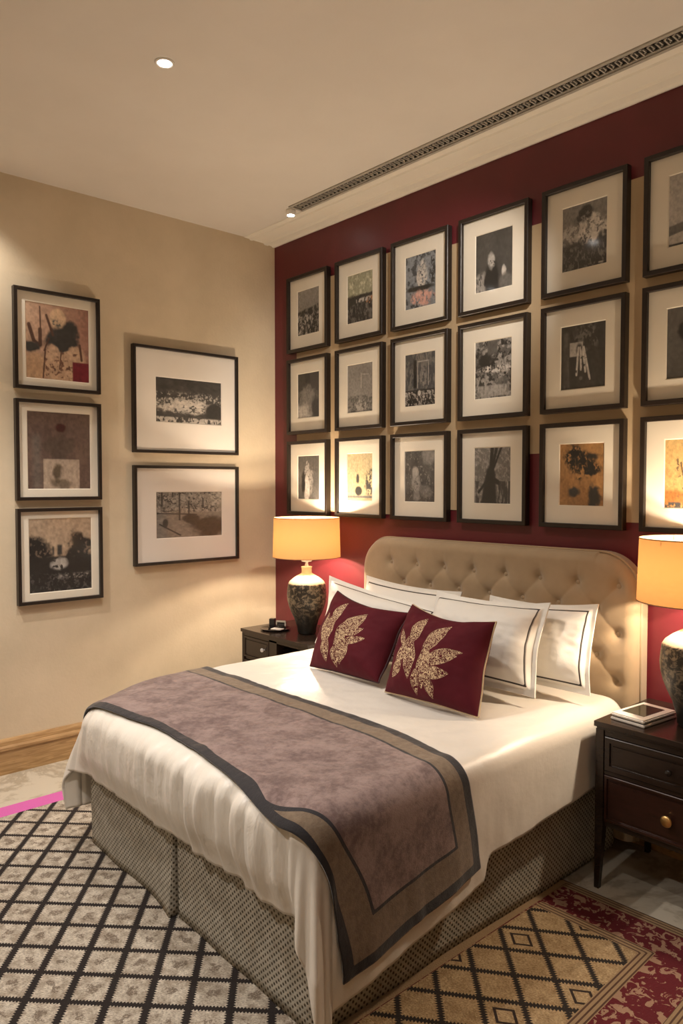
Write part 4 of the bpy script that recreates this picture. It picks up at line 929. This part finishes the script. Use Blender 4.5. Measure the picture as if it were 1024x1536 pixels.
d1_ = drawer(NX0 + Lg + 0.003, NX1 - Lg - 0.003, NY0 + 0.012, 0.494, 0.632, mat_esp, ns)
d2_ = drawer(NX0 + Lg + 0.003, NX1 - Lg - 0.003, NY0 + 0.012, 0.287, 0.476, mat_espr, ns, 0.012)
knob('knob', 3.145, NY0 + 0.005, 0.565, 0.012, mat_black, d1_)['label'] = 'small dark glass knob'
knob('knob', 3.140, NY0 + 0.005, 0.378, 0.022, mat_brass, d2_)['label'] = 'round brass knob'
# left nightstand
LX0, LX1, LY0, LY1 = 0.285, 0.985, -0.49, -0.045
nl = thing('nightstand', ((LX0 + LX1) / 2, (LY0 + LY1) / 2, 0), 'dark espresso nightstand with open niche in the corner, left of the bed', 'nightstand', 'nightstands beside the bed')
boxes('top', [(LX0 - 0.004, LX1 + 0.004, LY0 - 0.010, LY1 + 0.004, NZ - 0.022, NZ), (LX0 + 0.004, LX1 - 0.004, LY0 - 0.002, LY1, NZ - 0.032, NZ - 0.021)], mat_esp, nl, 0.002)
boxes('body', [(LX0, LX0 + 0.018, LY0, LY1, 0.12, NZ - 0.032), (LX1 - 0.018, LX1, LY0, LY1, 0.12, NZ - 0.032), (0.585, 0.665, LY0 + 0.002, LY1, 0.12, NZ - 0.032), (LX0 + 0.018, LX1 - 0.018, LY1 - 0.016, LY1 - 0.002, 0.12, NZ - 0.032),
               (LX0 + 0.018, LX1 - 0.018, LY0 + 0.01, LY1 - 0.016, 0.12, 0.14), (LX0 + 0.018, LX1 - 0.018, LY0 + 0.01, LY1 - 0.016, 0.49, 0.505), (LX0 + 0.018, LX1 - 0.018, LY0 + 0.002, LY0 + 0.02, 0.645, 0.658)], mat_esp, nl, 0.001)
for a in (LX0, LX1 - 0.034):
    for c in (LY0 + 0.002, LY1 - 0.036):
        bm = bmesh.new(); leg_into(bm, a, a + 0.034, c, c + 0.034, 0.12, 1 if a == LX0 else -1, 1 if c < -0.3 else -1); bm_obj('leg', bm, mat_esp, nl)
d3_ = drawer(LX0 + 0.022, 0.583, LY0 + 0.010, 0.508, 0.642, mat_esp, nl, 0.010)
d4_ = drawer(LX0 + 0.022, 0.583, LY0 + 0.010, 0.145, 0.486, mat_esp, nl, 0.010)
knob('knob', 0.535, LY0 + 0.002, 0.585, 0.013, mat_crystal, d3_)['label'] = 'sparkling crystal knob'
knob('knob', 0.535, LY0 + 0.002, 0.33, 0.013, mat_crystal, d4_)['label'] = 'sparkling crystal knob'

# ================================================================== table lamps
def table_lamp(cx, cy, label):
    b = NZ + 0.0005
    t = thing('table_lamp', (cx, cy, b), label, 'lamp', 'mottled vase table lamps')
    k = 0.000556
    pf = [(0, 1468), (96, 1466), (106, 1455), (110, 1400), (140, 1300), (178, 1220), (205, 1150), (222, 1080), (228, 1020), (222, 950), (215, 895), (195, 862), (150, 825), (100, 795), (66, 775), (58, 765), (58, 712), (62, 705), (62, 696), (40, 694), (0, 694)]
    lathe('vase_base', [(r * k, b + (1468 - y) * k) for r, y in pf], (cx, cy), mat_vase, t, 72)
    y2z = lambda y: b + (1468 - y) * k
    lathe('crystal_neck', [(0, y2z(694)), (26 * k, y2z(694)), (20 * k, y2z(675)), (14 * k, y2z(655)), (20 * k, y2z(645)), (56 * k, y2z(638)), (64 * k, y2z(625)), (62 * k, y2z(608)), (30 * k, y2z(600)), (12 * k, y2z(596)), (0, y2z(594))], (cx, cy), mat_crystal, t, 40)
    z0, z1 = 1.183, 1.432
    lathe('socket', [(0, z0 - 0.004), (0.010, z0 - 0.004), (0.012, z0 + 0.03), (0.016, z0 + 0.035), (0.016, z0 + 0.055), (0.0, z0 + 0.056)], (cx, cy), mat_brass, t, 24)
    rb, rt = 0.216, 0.209
    sh = lathe('lamp_shade', [(rb, z0), (rb * 0.25 + rt * 0.75, z0 + (z1 - z0) * 0.75), (rt, z1)], (cx, cy), mat_shade, t, 96)
    tube('shade_rim', [(cx + (rb + 0.0005) * math.cos(a), cy + (rb + 0.0005) * math.sin(a), z0) for a in np.linspace(0, 2 * PI, 65)[:-1]], 0.0022, mat_shade_trim, sh, 8, True)
    tube('shade_rim', [(cx + (rt + 0.0005) * math.cos(a), cy + (rt + 0.0005) * math.sin(a), z1) for a in np.linspace(0, 2 * PI, 65)[:-1]], 0.0022, mat_shade_trim, sh, 8, True)
    bm = bmesh.new()
    for a in (0.3, 0.3 + 2 * PI / 3, 0.3 + 4 * PI / 3):
        d = Vector((math.cos(a), math.sin(a), 0)); p = Vector((cx, cy, z1 - 0.02)); q = p + d * (rt - 0.001); s_ = d.cross(Vector((0, 0, 1))) * 0.0012
        f = [bm.verts.new(p + s_), bm.verts.new(p - s_), bm.verts.new(q - s_), bm.verts.new(q + s_)]; bm.faces.new(f)
        f2 = [bm.verts.new(v.co + Vector((0, 0, 0.002))) for v in f]; bm.faces.new(f2[::-1])
    bm_obj('shade_spider', bm, mat_brass, sh)
    for z, w in ((1.347, LAMP_W[0]), (1.270, LAMP_W[1])):
        l = bpy.data.lights.new('bulb_light', 'POINT'); l.energy = w; l.color = WARM; l.shadow_soft_size = 0.018
        o = bpy.data.objects.new('bulb_light', l); COL.objects.link(o); o.parent = t; o.location = (0, 0, z - b)
    return t
table_lamp(0.709, -0.28, 'table lamp with orange drum shade and mottled vase base on the left nightstand')
table_lamp(3.135, -0.28, 'table lamp with orange drum shade on the right nightstand, cut off by the picture edge')

# ================================================================== small things on the nightstands
def rotbox(bm, cx, cy, z0, z1, sx, sy, ang_, bev=0.002):
    r = bmesh.ops.create_cube(bm, size=1.0); R = Matrix.Rotation(ang_, 4, 'Z')
    for v in r['verts']: v.co = R @ Vector((v.co.x * sx, v.co.y * sy, v.co.z * (z1 - z0))) + Vector((cx, cy, (z0 + z1) / 2))
    if bev: bmesh.ops.bevel(bm, geom=list({e for v in r['verts'] for e in v.link_edges}), offset=bev, segments=2, affect='EDGES')
c0 = (2.960, -0.335); an = math.radians(-6)
kb = thing('display_box', (c0[0], c0[1], NZ), 'flat white box with a dark green glass top lying on the right nightstand', 'box')
bm = bmesh.new(); rotbox(bm, *c0, NZ + 0.0005, NZ + 0.012, 0.150, 0.235, an, 0.003); rotbox(bm, *c0, NZ + 0.016, NZ + 0.030, 0.150, 0.235, an, 0.005); bm_obj('case', bm, mat_whitep, kb)
bm = bmesh.new(); rotbox(bm, *c0, NZ + 0.011, NZ + 0.0165, 0.138, 0.222, an, 0.0); bm_obj('seam', bm, mat_black, kb)
bm = bmesh.new(); rotbox(bm, c0[0] - 0.004, c0[1] + 0.006, NZ + 0.0295, NZ + 0.031, 0.098, 0.150, an, 0.0); bm_obj('glass_top', bm, mat_screen, kb)
# left: oval dark tray with a camera-like black cube, a chrome box clock and a card
tr = thing('tray', (0.50, -0.33, NZ), 'small round black tray on the left nightstand beside the lamp', 'tray')
vs, fs = [], []; sg = 48
prt = [(0.0, NZ + 0.004), (0.080, NZ + 0.004), (0.098, NZ + 0.012), (0.100, NZ + 0.010), (0.082, NZ + 0.0006), (0.0, NZ + 0.0006)]
lathe('dish', prt, (0.475, -0.355), mat_black, tr, 48)
cb = thing('bedside_clock', (0.452, -0.345, NZ + 0.005), 'small black and chrome box clock standing on the black tray', 'clock')
bm = bmesh.new(); rotbox(bm, 0.438, -0.352, NZ + 0.013, NZ + 0.068, 0.036, 0.036, 0.6, 0.002); rotbox(bm, 0.438, -0.352, NZ + 0.006, NZ + 0.013, 0.044, 0.044, 0.6, 0.001); bm_obj('black_cube', bm, mat_black, cb)
bm = bmesh.new(); rotbox(bm, 0.492, -0.318, NZ + 0.006, NZ + 0.060, 0.068, 0.032, 0.6, 0.003); bx_ = bm_obj('chrome_case', bm, mat_chrome, cb)
bm = bmesh.new(); rotbox(bm, 0.492 + 0.0165 * math.sin(0.6), -0.318 - 0.0165 * math.cos(0.6), NZ + 0.022, NZ + 0.048, 0.052, 0.0015, 0.6, 0.0); bm_obj('dial', bm, mat_black, bx_)
cd = bmesh.new(); rotbox(cd, 0.535, -0.385, NZ + 0.0135, NZ + 0.019, 0.075, 0.045, 0.35, 0.001)
tag(bm_obj('note_card', cd, mat_whitep, None, origin=(0.535, -0.385, NZ + 0.0135)), 'small pale card block lying on the edge of the black tray', 'card')
